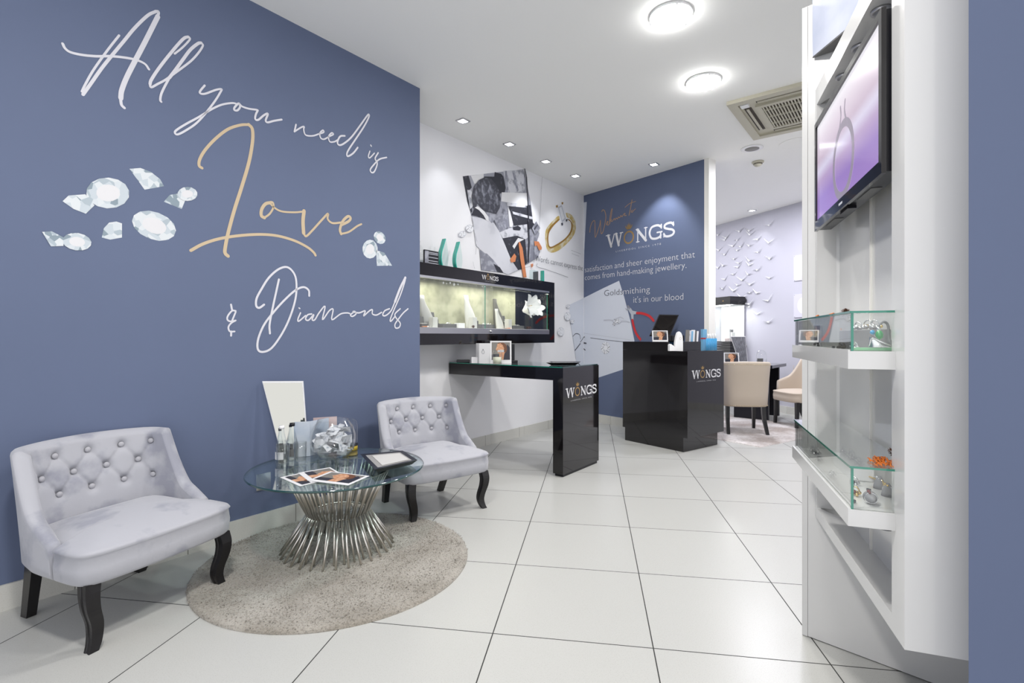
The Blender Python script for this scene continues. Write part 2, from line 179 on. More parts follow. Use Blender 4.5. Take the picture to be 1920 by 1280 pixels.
WORKSHOP=[('photo_grey',[(-0.236,2.728),(0.793,3.068),(0.829,3.003),(0.95,2.677),(0.987,2.479),(1.119,2.381),(1.045,2.227),(1.103,2.092),(0.678,1.893),(0.507,1.825),(0.441,1.919),(0.313,2.29),(-0.06,2.34),(-0.109,2.359)]),('paper',[(-0.116,2.765),(0.084,2.835),(0.084,2.749),(-0.06,2.695)]),('dark',[(-0.236,2.728),(-0.15,2.758),(-0.102,2.648),(-0.143,2.611),(-0.095,2.408),(-0.116,2.385),(-0.171,2.494)]),('photo_pale',[(-0.171,2.609),(-0.095,2.622),(-0.081,2.467),(-0.13,2.42)]),('dark',[(0.091,2.808),(0.258,2.849),(0.266,2.9),(0.376,2.909),(0.417,2.889),(0.457,2.778),(0.441,2.724),(0.344,2.683),(0.099,2.733)]),('photo_pale',[(0.409,2.949),(0.793,3.063),(0.82,2.81),(0.507,2.729)]),('photo_mid',[(0.574,2.99),(0.617,3.006),(0.695,2.802),(0.66,2.774)]),('photo_mid',[(0.441,2.956),(0.474,2.966),(0.507,2.759),(0.457,2.748)]),('dark',[(0.507,2.597),(0.931,2.684),(0.984,2.467),(0.857,2.338),(0.574,2.395)]),('paper',[(0.384,2.709),(0.857,2.807),(0.866,2.66),(0.376,2.61)]),('photo_pale',[(0.466,2.614),(0.838,2.676),(0.848,2.635),(0.474,2.58)]),('photo_mid',[(0.25,2.397),(0.49,2.502),(0.507,2.363),(0.328,2.263)]),('photo_pale',[(0.574,2.539),(0.968,2.551),(0.978,2.52),(0.591,2.511)]),('paper',[(0.49,2.573),(0.532,2.531),(0.591,2.398),(0.574,2.365),(0.524,2.356)]),('photo_pale',[(0.344,2.266),(0.608,2.381),(0.857,2.445),(0.875,2.256),(0.678,2.278),(0.409,2.206)]),('dark',[(0.574,2.359),(0.678,2.398),(0.739,2.382),(0.713,2.346),(0.591,2.332)]),('dark',[(0.392,2.209),(0.66,2.281),(0.802,2.266),(0.857,2.264),(0.857,1.997),(0.748,1.911),(0.678,1.893),(0.541,2.022)]),('paper',[(0.574,2.149),(0.678,2.257),(0.802,2.261),(0.678,2.205),(0.608,2.123)]),('photo_mid',[(0.82,2.258),(0.912,2.326),(1.045,2.314),(1.119,2.16),(1.084,2.089),(0.857,1.987)]),('dark',[(0.884,2.46),(0.95,2.494),(1.006,2.471),(0.968,2.41),(0.894,2.409)]),('photo_mid',[(0.011,2.032),(0.189,1.998),(0.313,1.905),(0.409,1.835),(0.04,1.827)]),('paper',[(-0.109,2.354),(0.114,2.372),(0.25,2.348),(0.344,2.266),(0.441,2.141),(0.541,2.002),(0.678,1.893),(0.49,1.823),(0.376,1.842),(0.189,1.978),(0.026,2.034),(-0.046,2.071),(-0.067,2.189),(-0.088,2.279)]),('photo_mid',[(0.04,2.007),(0.129,2.009),(0.235,1.955),(0.344,1.879),(0.297,1.864),(0.189,1.911),(0.055,1.933)]),('dark',[(0.235,1.916),(0.344,1.889),(0.409,1.835),(0.297,1.834)]),('photo_mid',[(0.114,2.439),(0.266,2.449),(0.266,2.4),(0.204,2.34),(0.144,2.378)]),('dark',[(-0.116,2.367),(-0.06,2.452),(0.026,2.432),(0.106,2.39),(0.114,2.358),(-0.032,2.374)]),('paper',[(-0.067,2.451),(-0.017,2.475),(0.084,2.443),(0.151,2.398),(0.156,2.351),(0.114,2.358),(0.069,2.402),(-0.003,2.44)]),('hair_grey',[(-0.109,2.563),(-0.074,2.664),(-0.003,2.747),(0.084,2.796),(0.189,2.808),(0.266,2.773),(0.328,2.719),(0.36,2.636),(0.344,2.534),(0.281,2.452),(0.189,2.454),(0.099,2.446),(0.04,2.472),(-0.017,2.508),(-0.046,2.464),(-0.081,2.448),(-0.102,2.509)]),('hair_light',[(0.04,2.738),(0.099,2.666),(0.084,2.577),(0.04,2.634)]),('hair_light',[(0.174,2.761),(0.219,2.664),(0.189,2.58),(0.144,2.667)]),('hair_light',[(-0.046,2.652),(-0.017,2.583),(-0.046,2.539),(-0.067,2.591)]),('hair_light',[(0.266,2.704),(0.313,2.616),(0.297,2.544),(0.25,2.613)]),('dark',[(0.793,3.076),(0.829,2.992),(0.866,2.681),(0.871,2.234),(0.857,2.008),(0.884,2.0),(0.903,2.238),(0.879,2.684),(0.848,2.986),(0.808,3.08)]),('photo_mid',[(0.946,2.412),(1.035,2.511),(1.123,2.442),(1.006,2.352)]),('ink',[(0.984,2.418),(1.06,2.481),(1.068,2.469),(0.999,2.394)]),('orange',[(0.681,2.201),(0.704,2.22),(0.757,2.154),(0.838,1.825),(0.775,1.819),(0.713,2.022)]),('orange',[(0.52,1.994),(0.6,2.071),(0.639,2.045),(0.617,1.98),(0.541,1.963)]),('orange',[(0.991,2.268),(1.084,2.276),(1.152,2.22),(1.152,2.192),(1.093,2.173),(1.045,2.227),(1.006,2.21)]),('orange',[(0.922,1.989),(0.972,2.0),(0.965,1.966),(0.935,1.947)])]
RING=[('gold',[(1.243,2.344),(1.263,2.449),(1.366,2.546),(1.538,2.669),(1.571,2.64),(1.409,2.519),(1.314,2.412),(1.304,2.297),(1.366,2.238),(1.494,2.291),(1.671,2.375),(1.809,2.468),(1.879,2.552),(1.903,2.641),(1.832,2.688),(1.751,2.697),(1.739,2.749),(1.879,2.746),(1.975,2.678),(1.988,2.57),(1.903,2.458),(1.739,2.337),(1.56,2.236),(1.387,2.184),(1.284,2.215)]),('gold_dark',[(1.279,2.35),(1.325,2.47),(1.451,2.572),(1.56,2.638),(1.571,2.623),(1.43,2.522),(1.329,2.414),(1.321,2.3),(1.366,2.255),(1.516,2.311),(1.694,2.402),(1.813,2.492),(1.867,2.574),(1.856,2.644),(1.785,2.668),(1.813,2.679),(1.898,2.64),(1.898,2.555),(1.82,2.463),(1.671,2.363),(1.494,2.279),(1.366,2.232),(1.304,2.263)]),('sketch_white',[(1.494,2.788),(1.648,2.861),(1.774,2.666),(1.637,2.57)]),('sketch_grey',[(1.538,2.78),(1.626,2.827),(1.728,2.669),(1.637,2.605)]),('sketch_white',[(1.564,2.773),(1.617,2.804),(1.703,2.674),(1.639,2.629)]),('gold_dark',[(1.485,2.789),(1.529,2.809),(1.538,2.78),(1.498,2.766)]),('gold_dark',[(1.622,2.861),(1.666,2.871),(1.66,2.843),(1.626,2.833)]),('ink',[(1.608,2.588),(1.653,2.608),(1.662,2.577),(1.626,2.561)]),('ink',[(1.721,2.656),(1.776,2.678),(1.762,2.642),(1.735,2.632)])]
BLINES=[(0.0033,[(1.156,3.063),(1.133,2.803),(1.099,2.465),(1.084,2.32)]),(0.0045,[(1.054,2.009),(1.054,1.971),(1.243,1.958),(1.494,1.937),(1.762,1.91)]),(0.0023,[(-0.238,2.727),(-0.171,2.522),(-0.095,2.287)]),(0.0023,[(-0.067,2.189),(-0.039,2.11)]),(0.0021,[(0.507,1.83),(0.739,1.915),(0.987,1.98)]),(0.0043,[(0.987,2.305),(0.984,2.012)]),(0.0025,[(1.844,2.274),(2.099,2.258)]),(0.0024,[(1.856,2.233),(2.049,2.221)]),(0.0028,[(-0.046,2.081),(-0.06,1.976)]),(0.0019,[(0.026,2.015),(0.069,1.821)]),(0.0019,[(-0.102,1.896),(-0.074,1.825)])]
BDIAM=[[(-0.206,2.16),(-0.221,2.138),(-0.253,2.122),(-0.287,2.118),(-0.308,2.129),(-0.305,2.15),(-0.281,2.171),(-0.246,2.181),(-0.216,2.177)],[(-0.096,2.212),(-0.128,2.191),(-0.17,2.184),(-0.203,2.196),(-0.211,2.219),(-0.191,2.244),(-0.152,2.259),(-0.111,2.257),(-0.089,2.238)]]
BDIAM2=[[(1.808,1.524),(1.786,1.51),(1.753,1.505),(1.724,1.513),(1.713,1.529),(1.724,1.545),(1.753,1.556),(1.786,1.554),(1.808,1.542)],[(1.825,1.39),(1.801,1.364),(1.76,1.35),(1.716,1.354),(1.683,1.372),(1.67,1.401),(1.683,1.43),(1.716,1.451),(1.76,1.457),(1.801,1.446),(1.825,1.421)],[(1.66,1.187),(1.635,1.161),(1.594,1.149),(1.549,1.153),(1.516,1.172),(1.504,1.201),(1.516,1.23),(1.549,1.25),(1.594,1.255),(1.635,1.243),(1.66,1.218)],[(1.914,1.329),(1.886,1.314),(1.848,1.313),(1.821,1.327),(1.821,1.346),(1.848,1.361),(1.886,1.362),(1.914,1.349)]]
BSHEET=[(1.813,1.553),(2.199,1.668),(2.199,0.501),(2.035,0.487),(1.985,0.838),(1.848,1.303)]
BLINES2=[(0.004,[(1.809,1.449),(1.848,1.303),(1.926,1.084),(1.989,0.838)]),(0.0101,[(1.916,1.144),(1.985,1.177),(2.086,1.165),(2.116,1.104)]),(0.0162,[(1.965,0.954),(2.045,1.003),(2.106,1.043)]),(0.0103,[(2.106,1.063),(2.168,1.103),(2.199,1.129)])]
CSHEET=[(0.005,1.669),(0.367,1.778),(0.632,1.852),(0.711,1.652),(0.813,1.341),(0.877,1.088),(0.693,0.721),(0.285,0.595),(0.005,0.515)]
CSTRIP=[(0.008,2.981),(0.065,2.977),(0.018,2.316),(0.008,1.951)]
CSK=[(0.0049,[(0.002,1.186),(0.338,1.149),(0.595,1.12),(0.813,1.097)]),(0.0069,[(0.135,1.122),(0.404,1.095),(0.699,1.072)]),(0.0124,[(0.006,1.129),(0.023,1.134)]),(0.0206,[(-0.041,1.056),(0.052,1.047)]),(0.0145,[(-0.063,1.009),(-0.005,0.979),(0.037,0.954)]),(0.0157,[(0.378,1.354),(0.469,1.354),(0.532,1.346)]),(0.0096,[(0.52,1.339),(0.57,1.308),(0.632,1.302),(0.669,1.326)]),(0.0096,[(0.545,1.362),(0.607,1.375),(0.657,1.388),(0.705,1.363)]),(0.0132,[(0.669,1.335),(0.741,1.333),(0.801,1.318)])]
CDIAM=[[(0.479,0.973),(0.46,0.939),(0.426,0.918),(0.387,0.917),(0.353,0.936),(0.333,0.97),(0.333,1.01),(0.353,1.045),(0.387,1.066),(0.426,1.066),(0.46,1.047),(0.479,1.013)],[(0.653,1.326),(0.629,1.311),(0.591,1.308),(0.558,1.319),(0.545,1.338),(0.558,1.356),(0.591,1.365),(0.629,1.361),(0.653,1.345)],[(0.577,1.292),(0.562,1.281),(0.541,1.282),(0.525,1.293),(0.525,1.31),(0.541,1.321),(0.562,1.321),(0.577,1.309)]]
PLIER_RED=[(0.0309,[(0.917,1.429),(0.986,1.424),(1.064,1.403),(1.119,1.374),(1.164,1.33)]),(0.0315,[(0.848,1.345),(0.865,1.275),(0.894,1.2),(0.929,1.149),(0.969,1.107)])]
PLIER_METAL=[[(0.789,1.487),(0.819,1.5),(0.85,1.461),(0.929,1.444),(0.929,1.417),(0.865,1.414),(0.865,1.344),(0.834,1.345),(0.825,1.416),(0.795,1.454)]]
PLIER_JAW=[[(0.763,1.529),(0.783,1.535),(0.819,1.498),(0.791,1.464),(0.775,1.474)],[(0.729,1.499),(0.765,1.488),(0.775,1.464),(0.759,1.465)]]
WELCOME=[(0.0093,[(0.121,2.554),(0.136,2.63),(0.172,2.687),(0.211,2.691),(0.217,2.606),(0.221,2.47),(0.263,2.536),(0.305,2.633),(0.314,2.682),(0.319,2.589),(0.328,2.505),(0.36,2.525),(0.394,2.627),(0.41,2.716),(0.387,2.792),(0.353,2.811),(0.339,2.791)]),(0.0091,[(0.421,2.604),(0.447,2.633),(0.434,2.643),(0.421,2.612),(0.461,2.6),(0.5,2.689),(0.518,2.795),(0.498,2.76),(0.474,2.654),(0.481,2.617)]),(0.008,[(0.507,2.658),(0.498,2.639),(0.52,2.633),(0.553,2.661),(0.566,2.639),(0.585,2.662),(0.607,2.645),(0.62,2.669),(0.643,2.655),(0.662,2.679),(0.681,2.661),(0.709,2.688),(0.731,2.694),(0.721,2.668),(0.75,2.665)]),(0.0097,[(0.84,2.84),(0.818,2.747),(0.793,2.659)]),(0.0068,[(0.729,2.77),(0.805,2.803),(0.896,2.81)]),(0.0077,[(0.844,2.713),(0.827,2.697),(0.844,2.686),(0.86,2.7),(0.893,2.718)])]
CRANES=[(-1.211,2.98),(-1.044,2.902),(-0.889,2.793),(-0.608,2.737),(-0.357,2.848),(-0.343,2.782),(-0.197,2.681),(0.032,2.854),(0.02,2.59),(-1.205,2.708),(-1.028,2.64),(-0.889,2.543),(-0.608,2.567),(-0.709,2.661),(-0.537,2.621),(-0.357,2.602),(-0.184,2.475),(-1.211,2.498),(-0.68,2.434),(-0.357,2.366),(-1.044,2.336),(-0.926,2.359),(-0.599,2.29),(-0.357,2.291),(-0.197,2.193),(-1.211,2.251),(-0.889,2.118),(-0.695,2.185),(-0.384,2.145),(-0.509,2.072),(0.039,2.041),(-1.221,2.017),(-0.935,1.961),(-0.608,1.994),(-0.343,1.984),(-0.695,1.913),(-0.343,1.851),(-0.21,1.836),(-0.509,1.777),(-0.622,1.708),(-0.357,1.67),(-0.357,1.627),(-0.514,1.555),(-0.197,1.503),(0.012,1.699),(0.02,1.371),(-0.565,2.878),(-0.859,2.822),(-0.579,2.354),(0.044,2.341)]
# ------------------------------------------------------------------ mesh helpers
class MB:
    def __init__(s): s.v = []; s.f = []; s.m = []; s.mats = []; s.sm = []
    def mi(s, m):
        if m not in s.mats: s.mats.append(m)
        return s.mats.index(m)
    def add(s, vs, fs, m, smooth=False):
        b = len(s.v); s.v += [tuple(p) for p in vs]; i = s.mi(m)
        for f in fs: s.f.append([b+k for k in f]); s.m.append(i); s.sm.append(smooth)
    def box(s, c, d, m, rz=0, bev=0.0, rx=0):
        hx, hy, hz = d[0]/2, d[1]/2, d[2]/2; R = Matrix.Rotation(rz, 3, 'Z') @ Matrix.Rotation(rx, 3, 'X')
        if bev <= 0:
            P = [Vector((x*hx, y*hy, z*hz)) for z in (-1, 1) for x, y in ((-1, -1), (1, -1), (1, 1), (-1, 1))]
            F = [(0, 3, 2, 1), (4, 5, 6, 7), (0, 1, 5, 4), (1, 2, 6, 5), (2, 3, 7, 6), (3, 0, 4, 7)]
        else:
            bm = bmesh.new(); bmesh.ops.create_cube(bm, size=1); bmesh.ops.scale(bm, vec=d, verts=bm.verts)
            bmesh.ops.bevel(bm, geom=bm.edges[:], offset=min(bev, min(d)*0.49), segments=2, affect='EDGES', profile=0.5)
            P = [v.co.copy() for v in bm.verts]; bm.verts.index_update(); F = [[v.index for v in f.verts] for f in bm.faces]; bm.free()
        s.add([R @ p + Vector(c) for p in P], F, m, False)
    def span(s, x0, x1, y0, y1, z0, z1, m, bev=0.0): s.box(((x0+x1)/2, (y0+y1)/2, (z0+z1)/2), (abs(x1-x0), abs(y1-y0), abs(z1-z0)), m, bev=bev)
    def prism(s, poly, z0, z1, m, m_side=None):
        n = len(poly); T = tessellate_polygon([[Vector((x, y, 0)) for x, y in poly]])
        A = sum(poly[i][0]*poly[(i+1) % n][1]-poly[(i+1) % n][0]*poly[i][1] for i in range(n))
        V = [(x, y, z0) for x, y in poly]+[(x, y, z1) for x, y in poly]
        s.add(V, [tuple(t) for t in T]+[tuple(k+n for k in reversed(t)) for t in T], m)
        s.add(V, [(i, (i+1) % n, (i+1) % n+n, i+n) if A > 0 else (i+n, (i+1) % n+n, (i+1) % n, i) for i in range(n)], m_side or m)
    def tube(s, pts, r, m, n=10, cap=True, flat=1.0):
        pts = [Vector(p) for p in pts]; rs = r if isinstance(r, (list, tuple)) else [r]*len(pts); V = []; F = []
        up = Vector((0, 0, 1))
        t0 = (pts[1]-pts[0]).normalized()
        if abs(t0.dot(up)) > 0.95: up = Vector((0, 1, 0))
        x = t0.cross(up).normalized()
        for i, p in enumerate(pts):
            t = (pts[min(i+1, len(pts)-1)]-pts[max(i-1, 0)]).normalized(); x = (x-t*x.dot(t)).normalized(); y = t.cross(x)
            for k in range(n): a = 2*PI*k/n; V.append(p+x*math.cos(a)*rs[i]+y*math.sin(a)*rs[i]*flat)
        for i in range(len(pts)-1):
            for k in range(n): F.append((i*n+k, i*n+(k+1) % n, (i+1)*n+(k+1) % n, (i+1)*n+k))
        s.add(V, F, m, True)
        if cap: b = len(s.v)-len(V); nn = len(s.f); s.f += [[b+k for k in range(n-1, -1, -1)], [b+(len(pts)-1)*n+k for k in range(n)]]; s.m += [s.mi(m)]*2; s.sm += [False]*2
    def lathe(s, prof, m, c=(0, 0, 0), n=28, smooth=True, sx=1.0, sy=1.0, cap=True):
        V = []; F = []
        for r, z in prof:
            for k in range(n): a = 2*PI*k/n; V.append((c[0]+r*sx*math.cos(a), c[1]+r*sy*math.sin(a), c[2]+z))
        for i in range(len(prof)-1):
            for k in range(n): F.append((i*n+k, i*n+(k+1) % n, (i+1)*n+(k+1) % n, (i+1)*n+k))
        s.add(V, F, m, smooth); b = len(s.v)-len(V)
        if cap and prof[0][0] > 1e-4: s.f.append([b+k for k in range(n-1, -1, -1)]); s.m.append(s.mi(m)); s.sm.append(False)
        if cap and prof[-1][0] > 1e-4: s.f.append([b+(len(prof)-1)*n+k for k in range(n)]); s.m.append(s.mi(m)); s.sm.append(False)
    def ball(s, c, r, m, n=10, sz=1.0):
        s.lathe([(max(1e-5, r*math.sin(PI*i/n)), -r*sz*math.cos(PI*i/n)) for i in range(n+1)], m, c, n+2)
    # flat artwork in the local x-z plane, y = -d towards the viewer
    def poly(s, pts, d, m):
        T = tessellate_polygon([[Vector((x, z, 0)) for x, z in pts]])
        A = sum(pts[i][0]*pts[(i+1) % len(pts)][1]-pts[(i+1) % len(pts)][0]*pts[i][1] for i in range(len(pts)))
        s.add([(x, -d, z) for x, z in pts], [tuple(t) for t in T], m)
    def ribbon(s, pts, wd, d, m, k=5, taper=True):
        P = smooth(pts, k) if len(pts) > 2 else [Vector(p) for p in pts]
        n = len(P); V = []
        for i, p in enumerate(P):
            t = (P[min(i+1, n-1)]-P[max(i-1, 0)]); t = t.normalized() if t.length > 0 else Vector((1, 0)); q = Vector((-t.y, t.x))*wd/2
            V += [(p.x+q.x, -d, p.y+q.y), (p.x-q.x, -d, p.y-q.y)]
        s.add(V, [(2*i, 2*i+1, 2*i+3, 2*i+2) for i in range(n-1)], m)
        for e in (P[0], P[-1]): s.add([(e.x+wd/2*math.cos(a*PI/5), -d-0.00005, e.y+wd/2*math.sin(a*PI/5)) for a in range(10)], [tuple(range(10))], m)
    def build(s, name, parent=None, loc=None, rz=0, bevel=0, sub=0):
        me = bpy.data.meshes.new(name); me.from_pydata(s.v, [], s.f)
        for m in s.mats: me.materials.append(M[m] if isinstance(m, str) else m)
        me.polygons.foreach_set('material_index', s.m); me.polygons.foreach_set('use_smooth', s.sm); me.update()
        o = bpy.data.objects.new(name, me); COL.objects.link(o)
        if parent: o.parent = parent
        if loc: o.location = loc
        o.rotation_euler = (0, 0, rz)
        if sub:
            md = o.modifiers.new('s', 'SUBSURF'); md.levels = sub; md.render_levels = sub
        return o
def smooth(pts, k=5):
    P = [Vector(p) for p in pts]; P = [P[0]*2-P[1]]+P+[P[-1]*2-P[-2]]; out = []
    for i in range(1, len(P)-2):
        a, b, c, d = P[i-1:i+3]
        for j in range(k):
            t = j/k; out.append(0.5*((2*b)+(c-a)*t+(2*a-5*b+4*c-d)*t*t+(3*b-a-3*c+d)*t*t*t))
    out.append(P[-2]); return out
def tag(o, label=None, cat=None, group=None, kind=None):
    if label: o['label'] = label
    if cat: o['category'] = cat
    if group: o['group'] = group
    if kind: o['kind'] = kind
    return o
def thing(name, label, cat, loc=(0, 0, 0), rz=0, group=None):
    o = bpy.data.objects.new(name, None); COL.objects.link(o); o.location = loc; o.rotation_euler = (0, 0, rz); o.empty_display_size = 0.1
    return tag(o, label, cat, group)
def solo(name, mb, label, cat, loc=(0, 0, 0), rz=0, group=None, **k): return tag(mb.build(name, None, loc, rz, **k), label, cat, group)
def struct(name, mb, parent=None, loc=None, rz=0):
    o = mb.build(name, parent, loc, rz)
    if not parent: o['kind'] = 'structure'
    return o
def one(fn, *a, **k):
    b = MB(); getattr(b, fn)(*a, **k); return b
def dup(root, loc, rz, label=None, group=None):
    r = root.copy(); COL.objects.link(r); r.location = loc; r.rotation_euler = (0, 0, rz)
    if label: r['label'] = label
    if group: r['group'] = group
    for ch in list(root.children):
        c = ch.copy(); COL.objects.link(c); c.parent = r
        for g in ch.children: d = g.copy(); COL.objects.link(d); d.parent = c
    return r
def glyphs(mb, text, x, z, width, height, d, m, slant=0):
    cu = bpy.data.curves.new('t', 'FONT'); cu.body = text; cu.size = 1; cu.resolution_u = 3; cu.offset = -0.012
    o = bpy.data.objects.new('t', cu); COL.objects.link(o); bpy.context.view_layer.update()
    me = bpy.data.meshes.new_from_object(o.evaluated_get(bpy.context.evaluated_depsgraph_get()))
    xs = [v.co.x for v in me.vertices]; x0, x1 = min(xs), max(xs); sx = width/(x1-x0); sz = height*0.94/0.729
    V = [(x+(v.co.x-x0)*sx+slant*v.co.y*sz, -d, z+v.co.y*sz) for v in me.vertices]; mb.add(V, [tuple(p.vertices) for p in me.polygons], m)
    bpy.data.objects.remove(o); bpy.data.curves.remove(cu); bpy.data.meshes.remove(me)
def logo(mb, x, z, W, d, sub=True, hs=0.155):
    """white W N G S around a gold ring O with a crown, small line of writing beneath"""
    H = W*hs; a = W*0.020
    P = lambda q: [(x+u*W, z+v*H) for u, v in q]
    wv = a*1.25
    for q in ([(0.035, .97), (0.085, .03)], [(0.165, .97), (0.205, .03)]): mb.ribbon(P(q), wv*1.25, d, 'logo_white')
    for q in ([(0.085, .03), (0.130, .90)], [(0.205, .03), (0.245, .97)]): mb.ribbon(P(q), wv*0.6, d, 'logo_white')
    for q in ([(0.0, .98), (0.065, .98)], [(0.13, .98), (0.185, .98)], [(0.225, .98), (0.27, .98)]): mb.ribbon(P(q), wv*0.45, d, 'logo_white')
    ang = [2*PI*k/24 for k in range(25)]
    for k in range(24):
        c = lambda t, r: (x+W*0.362+W*(0.080*r)*math.cos(t), z+H*0.5+H*0.52*(r if r == 1 else 0.74)*math.sin(t))
        q = [c(ang[k], 1), c(ang[k+1], 1), c(ang[k+1], 0.74), c(ang[k], 0.74)]; mb.poly(q, d, 'logo_gold')
    for dx, hh, sl in ((-0.030, .36, -.025), (-0.015, .46, -.01), (0, .54, 0), (0.015, .46, .01), (0.030, .36, .025)):
        bx = 0.362+dx*0.5; mb.poly(P([(bx-.008, 1.12), (bx+.008, 1.12), (bx+.010+sl, 1.12+hh*.5), (bx+sl*1.2+dx*.3, 1.12+hh), (bx-.010+sl, 1.12+hh*.5)]), d+0.0002, 'logo_gold')
    for q in ([(0.495, .0), (0.495, .97)], [(0.610, .03), (0.610, 1)]): mb.ribbon(P(q), wv*0.6, d, 'logo_white')
    mb.ribbon(P([(0.490, .95), (0.612, .03)]), wv*1.3, d, 'logo_white')
    for q in ([(0.470, .98), (0.510, .98)], [(0.475, .02), (0.517, .02)], [(0.590, .98), (0.632, .98)]): mb.ribbon(P(q), wv*0.45, d, 'logo_white')
    mb.ribbon(P([(0.825, .80), (0.79, .95), (0.745, .98), (0.69, .88), (0.665, .5), (0.69, .12), (0.745, .02), (0.80, .08), (0.818, .2)]), wv, d, 'logo_white')
    for q in ([(0.818, .0), (0.818, .45)], [(0.770, .45), (0.835, .45)], [(0.826, .72), (0.826, .98)]): mb.ribbon(P(q), wv*0.7, d, 'logo_white')
    mb.ribbon(P([(0.985, .80), (0.96, .95), (0.915, .97), (0.875, .88), (0.872, .68), (0.92, .55), (0.97, .45), (0.993, .28), (0.975, .09), (0.925, .02), (0.88, .07), (0.862, .22)]), wv, d, 'logo_white')
    for q in ([(0.987, .70), (0.987, .98)], [(0.860, .02), (0.860, .30)]): mb.ribbon(P(q), wv*0.5, d, 'logo_white')
    if sub: glyphs(mb, 'L I V E R P O O L   S I N C E   1 9 7 8', x+W*0.16, z-H*0.50, W*0.66, H*0.155, d, 'logo_white')
def portrait(mb, x0, x1, z0, z1, d, flat=False):
    """white bordered photo card: a woman with fair hair against grey, dark dress"""
    w_, h_ = x1-x0, z1-z0; P = lambda q: [(x0+u*w_, z0+v*h_) for u, v in q]
    mb.poly(P([(0, 0), (1, 0), (1, 1), (0, 1)]), d, 'paper')
    mb.poly(P([(.07, .16), (.93, .16), (.93, .94), (.07, .94)]), d+.0003, 'grey_print')
    mb.poly(P([(.07, .16), (.93, .16), (.93, .70), (.80, .85), (.72, .55), (.55, .38), (.30, .42), (.07, .40)]), d+.0006, 'navy_print')
    mb.poly(P([(.40, .16), (.62, .16), (.66, .42), (.74, .55), (.58, .62), (.44, .45)]), d+.0009, 'skin_print')
    mb.poly(P([(.40, .92), (.62, .92), (.76, .82), (.80, .62), (.74, .48), (.62, .52), (.48, .74), (.34, .86)]), d+.0012, 'hair_print')
    mb.poly(P([(.34, .86), (.30, .70), (.26, .62), (.33, .56), (.36, .46), (.48, .42), (.60, .52), (.66, .66), (.60, .80), (.48, .90)]), d+.0015, 'skin_print')

# ------------------------------------------------------------------ frames of the walls: local x along the wall (to the right), y into it, z up
AA = math.atan2(.797, .604); AC_ = math.atan2(-1, .773); AD = math.atan2(-1, .377)
def frame(ox, oy, ang):
    ca, sa = math.cos(ang), math.sin(ang)
    def f(t, y=0.0, z=0.0): return (ox+t*ca-y*sa, oy+t*sa+y*ca, z)
    return f
FA = frame(-2.127, 2.116, AA); FB = frame(-0.347, 5.241, AA); FC = frame(0.982, 7.008, AC_); FD = frame(3.95, 7.85, AD)
OA, OB, OC, OD = FA(0), FB(0), FC(0), FD(0)
RN = math.atan2(-.941, -.338); FR = frame(1.140, 1.916, RN); OR = FR(0)

# ------------------------------------------------------------------ the shell
struct('floor', one('span', -4.5, 7, -1.2, 12, -0.08, 0, 'floor_tiles'))
struct('ceiling', one('span', -4.5, 7, -1.2, 12, CZ, CZ+0.1, 'ceiling_paint'))
struct('wall_left', one('span', -4.1, 2.331, 0, 0.45, 0, CZ, 'blue_paint'), loc=OA, rz=AA)
struct('wall_side', one('span', -2.2, 2.30, 0, 0.12, 0, CZ, 'white_paint'), loc=OB, rz=AA)
struct('wall_end', one('span', 0, 1.828, 0, 0.12, 0, CZ, 'blue_paint'), loc=OC, rz=AC_)
struct('trim_1', one('span', 1.828, 1.884, -0.002, 0.13, 0, CZ, 'trim_white'), loc=OC, rz=AC_)
struct('wall_rear', one('span', -4.2, 5.2, 0, 0.12, 0, CZ, 'lilac_paint'), loc=OD, rz=AD)
b = MB(); b.prism([(0.8965, 1.0), (3.2, 0.80), (3.2, 0.95), (0.952, 1.045)], 0, CZ, 'blue_paint'); struct('wall_right', b)
def skirt(name, segs, loc, rz, th=0.012):
    b = MB()
    for x0, x1 in segs: b.span(x0, x1, -th, -0.0005, 0, 0.107, 'baseboard_tiles')
    o = struct(name, b, None, loc, rz)
def seams(a, b_, first, step=0.5985, gap=0.003):
    out = []; x = a; s = first
    while s < b_:
        out.append((x, s-gap/2)); x = s+gap/2; s += step
    out.append((x, b_)); return out
skirt('baseboard_left', seams(-4.1, 2.331, -3.95), OA, AA)
skirt('baseboard_side', seams(-0.8, 2.205, -0.8+0.395), OB, AA)
skirt('baseboard_end', seams(0.012, 1.828, 0.50), OC, AC_)
skirt('baseboard_rear', seams(-1.9, 4, -1.9+0.45), OD, AD)

# ------------------------------------------------------------------ writing and pictures on the walls
def words(name, data, m, label, loc, rz, d=0.0012, cat='wall lettering', group='painted lettering on the long blue wall', wscale=1.0):
    b = MB()
    for i, (wd, pts) in enumerate(data): b.ribbon(pts, wd*wscale, d+0.00012*i, m)
    return solo(name, b, label, cat, loc, rz, group)
words('wall_lettering', WORDS_TOP, 'vinyl_white', 'white handwritten words "All you need is" slanting down the blue wall', OA, AA)
words('wall_lettering', WORDS_LOVE, 'vinyl_gold', 'big gold handwritten word "Love" in the middle of the blue wall', OA, AA)
words('wall_lettering', WORDS_DIAMONDS, 'vinyl_white', 'white handwritten "& Diamonds" at the lower right of the blue wall', OA, AA)
dl = ['largest round cut diamond picture, at the upper left of the cluster', 'diamond picture tucked under the left of the large round diamond', 'wedge-shaped diamond picture at the top of the left cluster', 'small pointed diamond picture with a round one behind its upper right',
      'small round diamond picture left of the gold word Love', 'large tilted oval diamond picture at the lower right of the cluster', 'small side-on diamond picture between the two ovals', 'oval diamond picture at the lower left of the blue wall',
      'leftmost diamond picture, a small wedge pointing left', 'small round diamond picture topmost under the end of Love', 'middle diamond picture of the trio at the right of Love', 'lowest diamond picture of the trio, a curved wedge']
